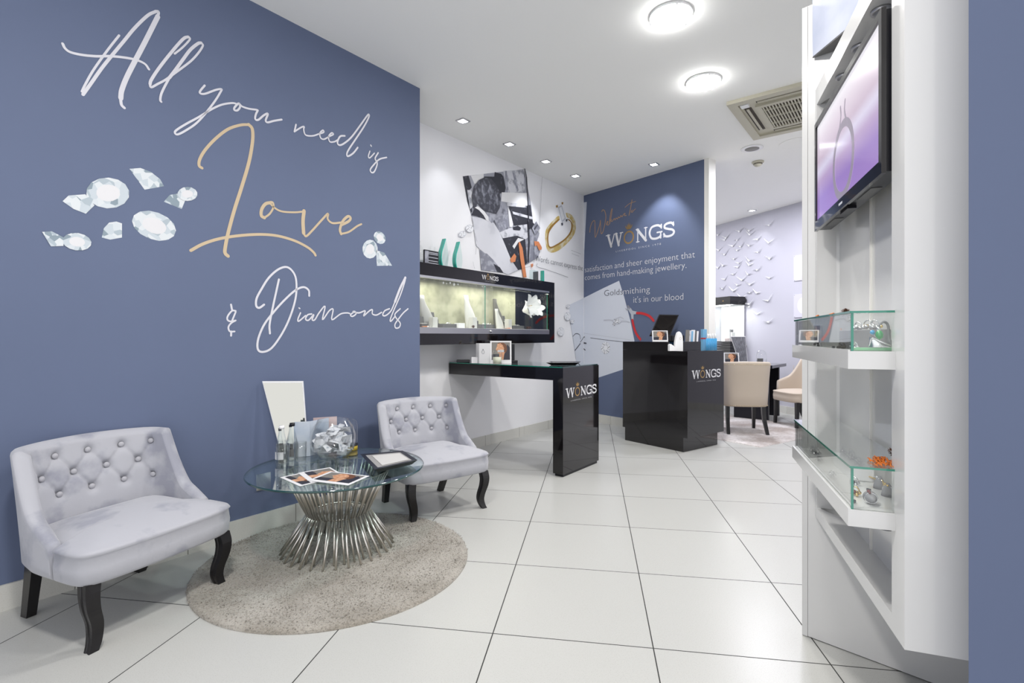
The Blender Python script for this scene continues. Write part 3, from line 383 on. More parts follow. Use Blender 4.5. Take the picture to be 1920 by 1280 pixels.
for i, q in enumerate(DIAMONDS):
    b = MB(); d = 0.001+0.0009*(i % 3 if i in (0, 1, 3, 4, 7, 8) else 0)+(0.001 if i in (0, 7, 4) else 0)
    b.poly(q, d, 'diamond_print')
    cx = sum(p[0] for p in q)/len(q); cz = sum(p[1] for p in q)/len(q)
    if len(q) > 9: b.poly([(cx+(x-cx)*.55, cz+(z-cz)*.55) for x, z in q], d+.0004, 'logo_white')
    solo('diamond_picture', b, dl[i], 'picture', OA, AA, 'diamond pictures on the blue wall')
cm = {'dark': 'photo_dark', 'orange': 'orange_print', 'gold': 'gold_print'}
b = MB()
for i, (c, q) in enumerate(WORKSHOP): c = 'coat_print' if i == 21 else c; b.poly(q, 0.001+0.00035*i, cm.get(c, c))
solo('workshop_photo_mural', b, 'black and white mural of a person from behind at a workbench, orange pencil', 'mural', OB, AA)
b = MB()
for i, (c, q) in enumerate(RING): q = [tuple(p) for p in smooth(q+[q[0]], 4)][:-1] if i < 2 else q; b.poly(q, 0.001+0.0004*i, cm.get(c, c))
solo('ring_drawing', b, 'drawing of a gold ring with an oblong white stone on the white wall', 'mural', OB, AA)
words('sketch_lines', BLINES, 'ink', 'thin dark pencil lines around the workbench mural and ring drawing', OB, AA, 0.016, 'mural', None)
b = MB(); glyphs(b, 'Words cannot express the', 1.010, 2.036, 1.140, 0.078, 0.0172, 'ink'); solo('wall_lettering', b, 'grey printed line "Words cannot express the" on the white wall', 'wall lettering', OB, AA, 'printed lettering')
for k, (q, lb) in enumerate(zip(BDIAM+BDIAM2, ['pale round diamond sketch by the workbench mural, lower one', 'pale round diamond sketch by the workbench mural, upper one', 'tiny diamond sketch topmost right of the wall showcase', 'round diamond sketch right of the showcase, at the sheet edge', 'round diamond sketch lowest right of the wall showcase', 'tiny diamond sketch at the top of the dark sheet edge line'])):
    b = MB(); b.poly(q, 0.018, 'sketch_white'); cx = sum(p[0] for p in q)/len(q); cz = sum(p[1] for p in q)/len(q)
    for j in range(len(q)):
        p, r = q[j], q[(j+1) % len(q)]
        b.ribbon([p, r], 0.004, 0.0186, 'sketch_grey')
        if j % 2: b.ribbon([p, (cx+(r[0]-cx)*.3, cz+(r[1]-cz)*.3)], 0.004, 0.0188, 'metal_print' if j % 4 == 1 else 'ink')
    solo('diamond_sketch', b, lb, 'mural', OB, AA, 'diamond sketches on the white wall')
b = MB(); b.poly(BSHEET, 0.0008, 'sheet_print');
for i, (wd, q) in enumerate(BLINES2): b.ribbon(q, wd, 0.0015+.0002*i, 'ink')
solo('sketch_sheet_mural', b, 'pale blue sketch sheet mural with a claw ring, on the white wall', 'mural', OB, AA)
b = MB(); b.poly(CSHEET, 0.0008, 'sheet_print'); b.poly(CSTRIP, 0.0008, 'sheet_print')
for i, (wd, q) in enumerate(CSK): b.ribbon(q, wd, 0.0015+.0002*i, 'ink' if i in (1, 2, 3, 4) else 'sketch_grey')
for q in CDIAM:
    cx = sum(p[0] for p in q)/len(q); cz = sum(p[1] for p in q)/len(q); b.poly(q, .0032, 'sketch_white')
    for j in range(len(q)):
        b.ribbon([q[j], (cx+(q[(j+1) % len(q)][0]-cx)*.45, cz+(q[(j+1) % len(q)][1]-cz)*.45)], .006, .0036+.00005*j, 'ink' if j % 2 else 'sketch_grey')
solo('sketch_sheet_mural', b, 'pale blue sketch sheet mural with a bracelet, on the blue end wall', 'mural', OC, AC_)
b = MB()
for q in PLIER_METAL: b.poly(q, .0035, 'metal_print')
for q in PLIER_JAW: b.poly(q, .004, 'photo_mid')
for wd, q in PLIER_RED: b.ribbon(q, wd, .0045, 'red_print')
solo('pliers_picture', b, 'picture of red-handled pliers on the blue end wall', 'mural', OC, AC_)
words('wall_lettering', WELCOME, 'vinyl_bronze', 'thin bronze handwritten "Welcome to" at the top of the end wall', OC, AC_, 0.0012, 'wall lettering', 'lettering on the end wall', 1.25)
b = MB(); logo(b, 0.413, 2.302, 1.04, 0.0015)
for o_ in (solo('wall_lettering', b, 'large white capitals with a gold crowned ring as their O, on the blue end wall', 'wall lettering', OC, AC_, 'lettering on the end wall'),): pass
b = MB(); glyphs(b, 'satisfaction and sheer enjoyment that', 0.030, 2.018, 1.684, 0.084, 0.0012, 'logo_white'); glyphs(b, 'comes from hand-making jewellery.', 0.030, 1.911, 1.578, 0.084, 0.0012, 'logo_white')
solo('wall_lettering', b, 'two white lines "satisfaction and sheer enjoyment ... jewellery" on the end wall', 'wall lettering', OC, AC_, 'lettering on the end wall')
b = MB(); glyphs(b, 'Golds', 0.382, 1.673, 0.312, 0.086, 0.0022, 'ink'); glyphs(b, 'mithing', 0.700, 1.673, 0.411, 0.086, 0.0022, 'logo_white'); glyphs(b, "it's in our blood", 0.863, 1.558, 0.705, 0.086, 0.0022, 'logo_white')
solo('wall_lettering', b, 'two lines "Goldsmithing it\'s in our blood" low on the end wall', 'wall lettering', OC, AC_, 'lettering on the end wall')
b = MB(); b.box((1.100, -0.004, 0.291), (0.086, 0.008, 0.097), 'chrome', bev=0.002); s_ = thing('socket_plate', 'metal blank socket plate low on the blue wall behind the glass table', 'socket', OA, AA); b.build('plate', s_)
for zz in (0.252, 0.330): one('box', (1.100, -0.009, zz), (0.006, 0.003, 0.006), 'aluminium', bev=0.001).build('screw', s_)

# ------------------------------------------------------------------ ceiling fittings
def downlight(x, y, rz, label):
    t = thing('downlight', label, 'ceiling light', (x, y, CZ), rz, 'small square downlights')
    b = MB(); r0, r1 = 0.048, 0.034
    for dx, dy, sx, sy in ((0, -0.041, .096, .014), (0, .041, .096, .014), (-.041, 0, .014, .068), (.041, 0, .014, .068)): b.box((dx, dy, -0.004), (sx, sy, .008), 'aluminium')
    b.build('frame', t); one('lathe', [(0.033, -0.004), (0.028, -0.009), (1e-4, -0.012)], 'spot_glow').build('bulb', t)
DL = [((-0.44, 4.566), 'nearest of the four downlights along the white wall', FB(-0.35, 0, 0.9), 3.5), ((-0.027, 5.116), 'second of the four downlights along the white wall', FB(0.25, 0, 0.9), 4),
      ((0.374, 5.622), 'third of the four downlights along the white wall', FB(0.95, 0, 1.3), 12), ((0.763, 6.126), 'farthest downlight, over the corner of white and blue wall', FB(1.60, 0, 0.9), 4),
      ((1.593, 5.718), 'downlight in front of the blue end wall', FC(1.20, 0, 1.5), 20), ((3.68, 7.81), 'downlight over the crane wall of the rear room', FD(-0.3, 0, 0.9), 3)]
for (x, y), lb, tg, pw in DL:
    downlight(x, y, AA if y < 7 else AD, lb); lamp_spot('downlight_beam', (x, y, CZ-0.02), tg, pw, 82, 0.55)
for (x, y), lb, seg in (((0.955, 3.06), 'round ceiling lamp nearest the camera, over the tiled floor', 0), ((1.449, 3.856), 'second round ceiling lamp, beside the air conditioner', 1)):
    t = thing('round_ceiling_lamp', lb, 'ceiling light', (x, y, CZ), 0, 'round ceiling lamps')
    one('lathe', [(0.127, -0.001), (0.127, -0.012), (0.122, -0.015)], 'white_plastic').build('rim', t)
    one('lathe', [(0.1215, -0.013), (0.119, -0.024), (0.100, -0.034), (1e-4, -0.040)], 'lamp_glow').build('diffuser', t)
    b = MB()
    for k in range(3): a = 2*PI*k/3+0.5; b.box((0.122*math.cos(a), 0.122*math.sin(a), -0.018), (0.009, 0.009, 0.012), 'aluminium', a)
    b.build('clip', t)
t = thing('air_conditioner', 'square cream ceiling air conditioner cassette with brown slatted grille', 'air conditioner', (1.769, 4.202, CZ), math.atan2(-.335, .434))
b = MB(); L_ = 0.95
b.span(0, L_, 0, .07, -.030, 0, 'ac_cream'); b.span(0, L_, L_-.07, L_, -.030, 0, 'ac_cream'); b.span(0, .07, .07, L_-.07, -.030, 0, 'ac_cream'); b.span(L_-.07, L_, .07, L_-.07, -.030, 0, 'ac_cream')
b.span(.07, L_-.07, .07, L_-.07, -.012, 0, 'ac_cream'); b.build('housing', t)
b = MB(); b.span(.22, .73, .22, .73, -.016, -.012, 'ac_dark')
for k in range(22): b.span(.225+k*.0232, .235+k*.0232, .22, .73, -.030, -.014, 'ac_cream')
for k in range(3): b.span(.22, .73, .30+k*.16, .308+k*.16, -.031, -.016, 'ac_cream')
b.span(.18, .22, .18, .77, -.032, -.012, 'ac_cream'); b.span(.73, .77, .18, .77, -.032, -.012, 'ac_cream'); b.span(.22, .73, .18, .22, -.032, -.012, 'ac_cream'); b.span(.22, .73, .73, .77, -.032, -.012, 'ac_cream'); b.build('grille', t)
for x0, x1, y0, y1 in ((.20, .75, .09, .145), (.20, .75, .805, .86), (.09, .145, .20, .75), (.805, .86, .20, .75)):
    b = MB(); b.span(x0, x1, y0, y1, -.016, -.011, 'ac_dark')
    if x1-x0 > .3: b.span(x0+.01, x1-.01, y0+.015, y1-.020, -.024, -.016, 'ac_cream')
    else: b.span(x0+.015, x1-.020, y0+.01, y1-.01, -.024, -.016, 'ac_cream')
    b.build('louvre', t)
one('span', .085, .145, .085, .145, -.034, -.012, 'white_plastic').build('sensor', t)
t = thing('ceiling_speaker', 'round grey ceiling speaker between air conditioner and smoke detector', 'speaker', (2.465, 5.232, CZ))
one('lathe', [(0.105, -0.0005), (0.105, -0.008), (0.093, -0.011)], 'white_plastic').build('rim', t); one('lathe', [(0.092, -0.010), (1e-4, -0.014)], 'speaker_grey').build('mesh', t)
t = thing('smoke_detector', 'round cream smoke detector on the ceiling below the speaker', 'smoke detector', (2.722, 5.64, CZ))
one('lathe', [(0.062, -0.0005), (0.062, -0.012), (0.050, -0.020)], 'ac_cream').build('base', t)
b = MB(); b.lathe([(0.044, -0.019), (0.044, -0.036), (0.026, -0.052), (1e-4, -0.055)], 'ac_cream'); b.lathe([(0.046, -0.026), (0.046, -0.031)], 'ac_dark'); b.build('sensor', t)
solo('access_hatch', one('lathe', [(0.17, -0.0005), (0.17, -0.003), (0.168, -0.0035), (0.160, -0.0035), (1e-4, -0.0038)], 'ceiling_paint'), 'flat round access hatch in the ceiling, half behind the white unit', 'hatch', (2.86, 5.10, CZ))

# ------------------------------------------------------------------ tub chairs
def plan(s, hw, yf, yb, p=3.2):
    """plan curve of a tub back: s -1..1 from the left wing front round the back to the right wing front"""
    L = [(-hw, yf), (-hw*.995, yf-.10), (-hw*.97, yb+.15), (-hw*.86, yb+.055), (-hw*.62, yb+.018), (-hw*.3, yb+.004), (0, yb), (hw*.3, yb+.004), (hw*.62, yb+.018), (hw*.86, yb+.055), (hw*.97, yb+.15), (hw*.995, yf-.10), (hw, yf)]
    P = PLANS.setdefault((hw, yf, yb), None)
    if P is None:
        Q = smooth(L, 8); d = [0]
        for i in range(1, len(Q)): d.append(d[-1]+(Q[i]-Q[i-1]).length)
        P = PLANS[(hw, yf, yb)] = (Q, d)
    Q, d = P; x = (s+1)/2*d[-1]; i = 0
    while i < len(d)-2 and d[i+1] < x: i += 1
    f = (x-d[i])/max(1e-9, d[i+1]-d[i]); p_ = Q[i].lerp(Q[i+1], f); t = (Q[min(i+1, len(Q)-1)]-Q[i]).normalized()
    return p_, Vector((t.y, -t.x)), d[-1]     # outward normal (to the back)
PLANS = {}
def wing(k): return 0 if k <= 0 else 0.62*(1-(1-min(1, k*1.9))**2)+0.38*k**1.1 if k < 1 else 1
def tub_shell(hw, yf, yb, z0, ztop, zwing, th, rake, m, tufts=None, zs=0.36, N=72, K=26, cr=0.60):
    b = MB(); V = []; F = []
    length = plan(0, hw, yf, yb)[2]
    for i in range(N+1):
        s = -1+2*i/N; p, n, _ = plan(s, hw, yf, yb); a = abs(s)
        k = 0 if a < cr else (a-cr)/(1-cr); k = wing(k); top = ztop-(ztop-zwing)*k-0.010*min(1, a/cr)**2
        ring = []
        def pt(off, z):
            r = max(0, (z-z0)/(ztop-z0)); lean = rake*r**1.4*(1-0.5*a)
            return Vector((p.x*(1+0.06*r)+n.x*off, p.y+n.y*off-lean, z))
        for j in range(K):                      # inner face, upwards
            z = zs-0.06+(top-0.02-(zs-0.06))*j/(K-1); off = 0.0; 
            if tufts:
                puff = 0.010; near = 9
                for ts, tz in tufts:
                    dd = math.hypot((s-ts)*length/2, z-tz); off += 0.024*math.exp(-(dd/0.020)**2); near = min(near, dd)
                u = s*length/2; q = 0
                for ts, tz in tufts:          # diagonal pleats between buttons
                    for us, uz in tufts:
                        du = (us-ts)*length/2; dz = uz-tz
                        if 0.04 < abs(dz) < 0.12 and 0 < abs(du) < 0.09 and dz > 0:
                            LL = du*du+dz*dz; tt = ((u-ts*length/2)*du+(z-tz)*dz)/LL
                            if 0 <= tt <= 1:
                                e = abs((u-ts*length/2)*dz-(z-tz)*du)/math.sqrt(LL); q = max(q, math.exp(-(e/0.007)**2))
                off += 0.008*q; fade = 1 if a < 0.86 else max(0, (1-a)/0.14); off = (off-puff)*fade
            ring.append(pt(-th/2+off, z))
        for q in range(1, 6): an = PI*q/6; ring.append(pt(-th/2*math.cos(an), top-0.02+0.022*math.sin(an)))
        for z in [top-0.02, top*.75+z0*.25, (top+z0)/2, top*.25+z0*.75, z0+0.02]: ring.append(pt(th/2, z))
        ring.append(pt(th/2-0.012, z0)); ring.append(pt(-th/2+0.005, z0))
        V += ring; R = len(ring)
    for i in range(N):
        for k in range(R-1): F.append((i*R+k, (i+1)*R+k, (i+1)*R+k+1, i*R+k+1))
    F.append(tuple(range(R))); F.append(tuple(N*R+k for k in reversed(range(R))))
    b.add(V, F, m, True); return b
def cushion(hw, y0, y1, z0, z1, dome, m, n=40, p=7.0, bow=0.02, hwb=None, yw=0.08):
    b = MB(); V = []; cy = (y0+y1)/2; hy = (y1-y0)/2
    def bp(a, r, infl=0):
        c, s = math.cos(a), math.sin(a); k = (abs(c)**p+abs(s)**p)**(-1/p)
        x, y = (hw+infl)*r*c*k, (hy+infl)*r*s*k
        y += bow*(1-(x/hw)**2)*max(0, s*k)*r
        if hwb: f = min(1, max(0, (cy+y-(yw-.012))/.024)); x *= (hwb/hw)+(1-hwb/hw)*f
        return x, cy+y
    rows = []
    for r in (0.02, .2, .4, .6, .75, .87, .95): rows.append([(*bp(2*PI*k/n, r), z1+dome*(1-r**2.6)) for k in range(n)])
    rows.append([(*bp(2*PI*k/n, .992), z1+0.004) for k in range(n)]); rows.append([(*bp(2*PI*k/n, 1, .004), z1-0.006) for k in range(n)]); rows.append([(*bp(2*PI*k/n, 1, -.002), z1-0.014) for k in range(n)])
    rows.append([(*bp(2*PI*k/n, 1, .003), (z0+z1)/2) for k in range(n)]); rows.append([(*bp(2*PI*k/n, 1), z0+.01) for k in range(n)]); rows.append([(*bp(2*PI*k/n, .97), z0) for k in range(n)])
    for r in rows: V += r
    F = [(i*n+k, i*n+(k+1) % n, (i+1)*n+(k+1) % n, (i+1)*n+k) for i in range(len(rows)-1) for k in range(n)]+[tuple(range(n-1, -1, -1)), tuple((len(rows)-1)*n+k for k in range(n))]
    b.add(V, F, m, True); return b
def swept(path, sizes, m, flute=False):
    """square section leg swept along a path from the top down"""
    b = MB(); V = []; prof = [(-1, -1), (1, -1), (1, 1), (-1, 1)] if not flute else [(-1, -1), (-.4, -1), (-.3, -.86), (.3, -.86), (.4, -1), (1, -1), (1, -.4), (.86, -.3), (.86, .3), (1, .4), (1, 1), (-1, 1), (-1, .4), (-.86, .3), (-.86, -.3), (-1, -.4)]
    P = [Vector(p) for p in path]; n = len(prof)
    for i, p in enumerate(P):
        for x, y in prof: V.append((p.x+x*sizes[i][0]/2, p.y+y*sizes[i][1]/2, p.z))
    F = [(i*n+k, i*n+(k+1) % n, (i+1)*n+(k+1) % n, (i+1)*n+k) for i in range(len(P)-1) for k in range(n)]+[tuple(range(n)), tuple((len(P)-1)*n+k for k in reversed(range(n)))]
    b.add(V, F, m); return b
def sm3(pts, k=4):
    P = [Vector(p) for p in pts]; P = [P[0]*2-P[1]]+P+[P[-1]*2-P[-2]]; out = []
    for i in range(1, len(P)-2):
        a, b, c, d = P[i-1:i+3]
        for j in range(k): t = j/k; out.append(0.5*((2*b)+(c-a)*t+(2*a-5*b+4*c-d)*t*t+(3*b-a-3*c+d)*t*t*t))
    return out+[P[-2]]
t = thing('tub_chair', 'grey velvet buttoned tub chair at the far left, beside the rug', 'chair', (-1.650, 2.180, 0), 0, 'grey velvet tub chairs')
TH1 = math.atan2(-.383, .924)-PI/2       # local +y is the way the chair faces
t.rotation_euler = (0, 0, TH1)
HW, YF, YB = 0.287, 0.090, -0.235
Lp = plan(0, HW, YF, YB)[2]; st = lambda x: x/(Lp/2)
TUFT = [(st(x), .634) for x in (-.25, -.125, 0, .125, .25)]+[(st(x), .554) for x in (-.1875, -.0625, .0625, .1875)]+[(st(x), .474) for x in (-.25, -.125, 0, .125, .25)]
tub_shell(HW, YF, YB, 0.245, 0.700, 0.385, 0.046, 0.075, 'velvet', TUFT, N=150, K=44).build('backrest', t)
bk = [c for c in t.children][0]
for ts, tz in TUFT:
    p, n, _ = plan(ts, HW, YF, YB); r = (tz-.245)/(.700-.245); lean = .075*r**1.4*(1-.5*abs(ts)); off = -.023+.004
    c = Vector((p.x*(1+.06*r)+n.x*off, p.y+n.y*off-lean, tz)); bb = MB()
    bb.lathe([(0.0115, 0), (0.012, .003), (0.009, .0065), (1e-4, .008)], 'velvet_button', n=12)
    q = Vector((0, 0, 1)).rotation_difference(Vector((-n.x, -n.y, .12)).normalized()); bb.v = [tuple(q @ Vector(v)+c) for v in bb.v]
    bb.build('button', bk)
cushion(0.308, -0.20, 0.272, 0.245, 0.362, 0.058, 'velvet', n=240, p=9.0, hwb=.266, yw=.092).build('seat', t)
for sx in (-1, 1):
    P = sm3([(sx*.262, .235, .248), (sx*.268, .245, .20), (sx*.262, .244, .15), (sx*.247, .236, .10), (sx*.243, .232, .06), (sx*.250, .238, .025), (sx*.262, .246, 0)], 3); n = len(P)
    swept(P, [(0.050-.018*i/(n-1), 0.050-.018*i/(n-1)) for i in range(n)], 'black_wood', True).build('leg', t)
    P = sm3([(sx*.235, -.175, .25), (sx*.232, -.195, .18), (sx*.225, -.225, .10), (sx*.215, -.265, 0)], 3); n = len(P)
    swept(P, [(0.040-.006*i/(n-1), 0.052-.010*i/(n-1)) for i in range(n)], 'black_wood').build('leg', t)
TH2 = math.atan2(-.80, .60)-PI/2
dup(t, (-0.545, 3.435, 0), TH2, 'grey velvet buttoned tub chair behind the glass table, at the end of the blue wall')

# ------------------------------------------------------------------ rugs
def pile_rug(name, outline, h, m, label, fringe=0.012, seed=1):
    rnd = random.Random(seed); b = MB(); n = len(outline); cx = sum(p[0] for p in outline)/n; cy = sum(p[1] for p in outline)/n; V = []; F = []; rings = [0.02, .2, .4, .6, .75, .88, .95, .985, 1.0, 1.003]
    for r in rings:
        for x, y in outline:
            z = h*(1.0 if r < .95 else .93 if r < .98 else .75 if r < 1 else .40 if r == 1.0 else 0.0)+(rnd.uniform(-.0012, .0012) if r < 1 else 0)
            j = 1+(rnd.uniform(-.004, .004) if .9 < r < 1.002 else 0); V.append((cx+(x-cx)*r*j, cy+(y-cy)*r*j, z if r < 1.003 else 0.0005))
    for i in range(len(rings)-1):
        for k in range(n): F.append((i*n+k, i*n+(k+1) % n, (i+1)*n+(k+1) % n, (i+1)*n+k))
    F.append(tuple(range(n-1, -1, -1))); b.add(V, F, m, True)
    for _ in range(int(fringe)):
        k = rnd.random()*2*PI; q = math.sqrt(rnd.random()); x = q*math.cos(k); y = q*math.sin(k)
    return solo(name, b, label, 'rug')
RC = (-0.886, 2.604); pile_rug('round_rug', [(RC[0]+.655*math.cos(2*PI*k/120), RC[1]+.655*math.sin(2*PI*k/120)) for k in range(120)], 0.020, 'rug_taupe', 'round shaggy taupe rug under the glass coffee table')
o_ = bpy.data.objects['round_rug']
# tufts of pile all over the round rug, part of the rug itself
rnd = random.Random(5); b = MB(); V = []; F = []
for i in range(15000):
    a = rnd.random()*2*PI; r = .655*math.sqrt(rnd.random()); x, y = RC[0]+r*math.cos(a), RC[1]+r*math.sin(a); h = .020 if r < .62 else .020-.010*(r-.62)/.035
    dx, dy = rnd.uniform(-.010, .010), rnd.uniform(-.010, .010); wx, wy = rnd.uniform(-.0022, .0022), rnd.uniform(-.0022, .0022); k = len(V)
    V += [(x-wx, y-wy, h-.004), (x+wx, y+wy, h-.004), (x+wx*.6+dx, y+wy*.6+dy, h+rnd.uniform(.001, .006)), (x-wx*.6+dx, y-wy*.6+dy, h+rnd.uniform(.001, .006))]; F.append((k, k+1, k+2, k+3))
b.add(V, F, 'rug_taupe'); pl = b.build('pile', o_); pl['kind'] = 'stuff'
def quad_outline(c, u, v, lu, lv, n=20):
    q = []
    for (p0, d, L) in ((c, u, lu), ((c[0]+u[0]*lu, c[1]+u[1]*lu), v, lv), ((c[0]+u[0]*lu+v[0]*lv, c[1]+u[1]*lu+v[1]*lv), (-u[0], -u[1]), lu), ((c[0]+v[0]*lv, c[1]+v[1]*lv), (-v[0], -v[1]), lv)):
        for k in range(n): q.append((p0[0]+d[0]*L*k/n, p0[1]+d[1]*L*k/n))
    return q
pile_rug('rectangular_rug', quad_outline((2.545, 5.23), (.842, .539), (-.547, .837), 1.7, 2.4), 0.012, 'rug_pale', 'pale rectangular rug with faded brown pattern under the cream chairs', seed=3)

# ------------------------------------------------------------------ coffee table
TC = (-0.925, 2.715)
t = thing('coffee_table', 'round glass coffee table on a flared cage of steel rods', 'table', (*TC, 0.022))
b = MB(); R = 0.449; zt = 0.428
b.lathe([(1e-4, zt-.010), (R-.004, zt-.010)], 'table_glass', n=96, smooth=False, cap=False); b.lathe([(R-.004, zt), (1e-4, zt)], 'table_glass', n=96, smooth=False, cap=False)
b.lathe([(R-.004, zt-.010), (R, zt-.007), (R, zt-.003), (R-.004, zt)], 'table_edge', n=96, cap=False); b.build('glass_top', t)
NR = 30
for kind_, r0, r1, ph in (('o', .286, .268, 0), ('i', .236, .250, .5)):
    b = MB(); tw = 0.03 if kind_ == 'o' else -0.03
    P = [(r0*math.cos(-tw), r0*math.sin(-tw), 0.0), (.156, 0, .190), (r1*math.cos(tw), r1*math.sin(tw), zt-.012)]
    b.tube([P[0], P[1]], 0.0055, 'steel', n=10); b.tube([P[1], P[2]], 0.0055, 'steel', n=10)
    first = b.build('rod', t); first.rotation_euler = (0, 0, 2*PI*ph/NR)
    for k in range(1, NR): c = first.copy(); COL.objects.link(c); c.parent = t; c.rotation_euler = (0, 0, 2*PI*(k+ph)/NR)
def ring(R, r, z, m, parent, name, n=64):
    b = MB(); V = []; F = []
    for i in range(n):
        for j in range(8): a = 2*PI*i/n; c = 2*PI*j/8; V.append(((R+r*math.cos(c))*math.cos(a), (R+r*math.cos(c))*math.sin(a), z+r*math.sin(c)))
    for i in range(n):
        for j in range(8): F.append((i*8+j, ((i+1) % n)*8+j, ((i+1) % n)*8+(j+1) % 8, i*8+(j+1) % 8))
    b.add(V, F, m, True); return b.build(name, parent)
ring(.145, .005, .190, 'steel', t, 'waist_ring'); ring(.262, .004, zt-.020, 'steel', t, 'support_ring')
ZT = 0.0225+zt    # height of the glass

# ------------------------------------------------------------------ things on the coffee table
def quadslab(mb, P4, th, m):
    a, b_, c, d = [Vector(p) for p in P4]; n = (b_-a).cross(d-a).normalized()*th
    mb.add([a, b_, c, d, a+n, b_+n, c+n, d+n], [(0, 1, 2, 3), (7, 6, 5, 4), (0, 4, 5, 1), (1, 5, 6, 2), (2, 6, 7, 3), (3, 7, 4, 0)], m)
def tapered_mirror(label, base, rz, wb, wt, h, lean, shift, front='mirror', rim='white_plastic', scale=1.0):
    t = thing('tapered_mirror', label, 'mirror', base, rz); b = MB()
    F4 = [(-wb/2, 0, 0.012), (wb/2, 0, 0.012), (wt/2+shift, lean, h), (-wt/2+shift, lean, h)]
    quadslab(b, F4, -0.010, rim); b.build('frame', t)
    c = Vector((shift/2, lean/2, h/2)); b = MB(); quadslab(b, [c+(Vector(p)-c)*0.955+Vector((0, -.0008, 0)) for p in F4], 0.0006, front); b.build('mirror_face', t)
    one('box', (0, 0.012, 0.008), (wb*.9, 0.07, 0.014), rim, bev=.003).build('base', t)
    return t
mt = tapered_mirror('white-edged tapered table mirror standing at the back of the glass table', (-1.262, 2.955, ZT), 0.05, 0.155, 0.232, 0.430, 0.018, -0.075)
def bottle(x, y, h, r, label, cap='white_plastic', z=None):
    t = thing('water_bottle', label, 'bottle', (x, y, ZT if z is None else z), 0, 'water bottles on the glass table'); b = MB()
    b.lathe([(r*.9, 0.001), (r, .006), (r, h*.34), (r*.97, h*.42), (r*.72, h*.60), (r*.42, h*.80), (r*.36, h*.90), (r*.36, h*.93)], 'bottle_glass', n=24)
    b.lathe([(r*.86, 0.006), (r*.93, h*.3), (r*.93, h*.34), (r*.90, h*.42), (r*.66, h*.60), (1e-4, h*.60)], 'clear_glass', n=24); b.build('glass_body', t)
    one('lathe', [(r*.42, h*.915), (r*.42, h), (1e-4, h)], cap, n=20).build('cap', t)
    b = MB(); V = []; n = 14; a0, a1 = -2.6, -0.9
    for k in range(n+1): a = a0+(a1-a0)*k/n; V += [(r*1.012*math.cos(a), r*1.012*math.sin(a), h*.12), (r*1.012*math.cos(a), r*1.012*math.sin(a), h*.32)]
    b.add(V, [(2*k, 2*k+2, 2*k+3, 2*k+1) for k in range(n)], 'paper' if cap == 'white_plastic' else 'grey_box', True); b.build('bottle_label', t)
bottle(-1.257, 2.780, .204, .033, 'clear glass water bottle with silver-white cap on the glass table', 'white_plastic')
bottle(-1.2295, 2.850, .207, .033, 'clear glass water bottle with dark cap beside the pale blue leaflet', 'black_satin')
bottle(-1.312, 2.880, .172, .020, 'small slim bottle with dark stopper behind the two water bottles', 'black_satin')
for x, y, lb in ((-1.217, 2.706, 'left drinking glass in front of the water bottles'), (-1.150, 2.765, 'right drinking glass beside the pale blue leaflet')):
    b = MB(); r = .034
    b.lathe([(r*.86, .0015), (r*.9, .004), (r, .118), (r*.93, .118), (r*.84, .018), (1e-4, .014)], 'clear_glass', n=28); solo('drinking_glass', b, lb, 'glass', (x, y, ZT), 0, 'drinking glasses')
def leaf_card(pts, z0, z1, m, label, name='leaflet'):
    b = MB()
    for i in range(len(pts)-1):
        a, c = Vector((*pts[i], z0)), Vector((*pts[i+1], z0)); quadslab(b, [a, c, c+Vector((0, 0, z1-z0)), a+Vector((0, 0, z1-z0))], .0012, m)
    return solo(name, b, label, 'leaflet', (0, 0, 0))
leaf_card([(-1.246, 2.910), (-1.165, 2.940), (-1.105, 3.070)], ZT+.001, .652, 'pale_blue_card', 'pale blue printed leaflet standing behind the drinking glasses')
leaf_card([(-1.195, 3.062), (-1.072, 3.118)], ZT+.001, .652, 'pink_card', 'pale pink leaflet standing behind the glass bowl')
BW = (-1.028, 2.930); b = MB()
pr = [(.055, .002), (.088, .012), (.114, .042), (.127, .085), (.125, .130), (.109, .178), (.087, .208), (.085, .214)]
b.lathe(pr+[(.082, .213), (.085, .206), (.106, .178), (.122, .130), (.124, .085), (.111, .045), (.088, .017), (1e-4, .008)], 'clear_glass', n=48)
solo('glass_bowl', b, 'round clear glass bowl full of folded paper slips on the glass table', 'bowl', (*BW, ZT))
rnd = random.Random(11)
for k in range(56):
    for _ in range(40):
        z = .036+.135*rnd.random(); rm = [r for r, zz in pr if zz >= z][0]-.036; a = rnd.random()*2*PI; r = rm*math.sqrt(rnd.uniform(.15 if z < .15 else 0, 1))
        if z < .165+.02*math.cos(a): break
    b = MB(); w_, h_ = rnd.uniform(.028, .040), rnd.uniform(.018, .028); f = [rnd.uniform(-.008, .008) for _ in range(6)]
    V = [(-w_, -h_, f[0]), (0, -h_*1.1, f[1]+.006), (w_, -h_, f[2]), (-w_, h_, f[3]), (0, h_*.9, f[4]+.005), (w_, h_, f[5])]; V += [(x, y, z_-.0012) for x, y, z_ in V]
    b.add(V, [(0, 1, 4, 3), (1, 2, 5, 4), (9, 10, 7, 6), (10, 11, 8, 7), (0, 6, 7, 1), (1, 7, 8, 2), (2, 8, 11, 5), (5, 11, 10, 4), (4, 10, 9, 3), (3, 9, 6, 0)], 'paper_scrap')
    q = Matrix.Rotation(rnd.uniform(0, 6.28), 3, 'Z') @ Matrix.Rotation(rnd.uniform(-1.5, 1.5), 3, 'X'); b.v = [tuple(q @ Vector(v)) for v in b.v]
    solo('paper_slip', b, 'folded white paper slip inside the glass bowl', 'paper', (BW[0]+r*.92*math.cos(a), BW[1]+r*.92*math.sin(a), ZT+z), 0, 'paper slips in the glass bowl')
t = thing('glass_dome', 'clear glass dome on a yellow base, right behind the paper-filled bowl', 'cloche', (-0.986, 3.105, ZT))
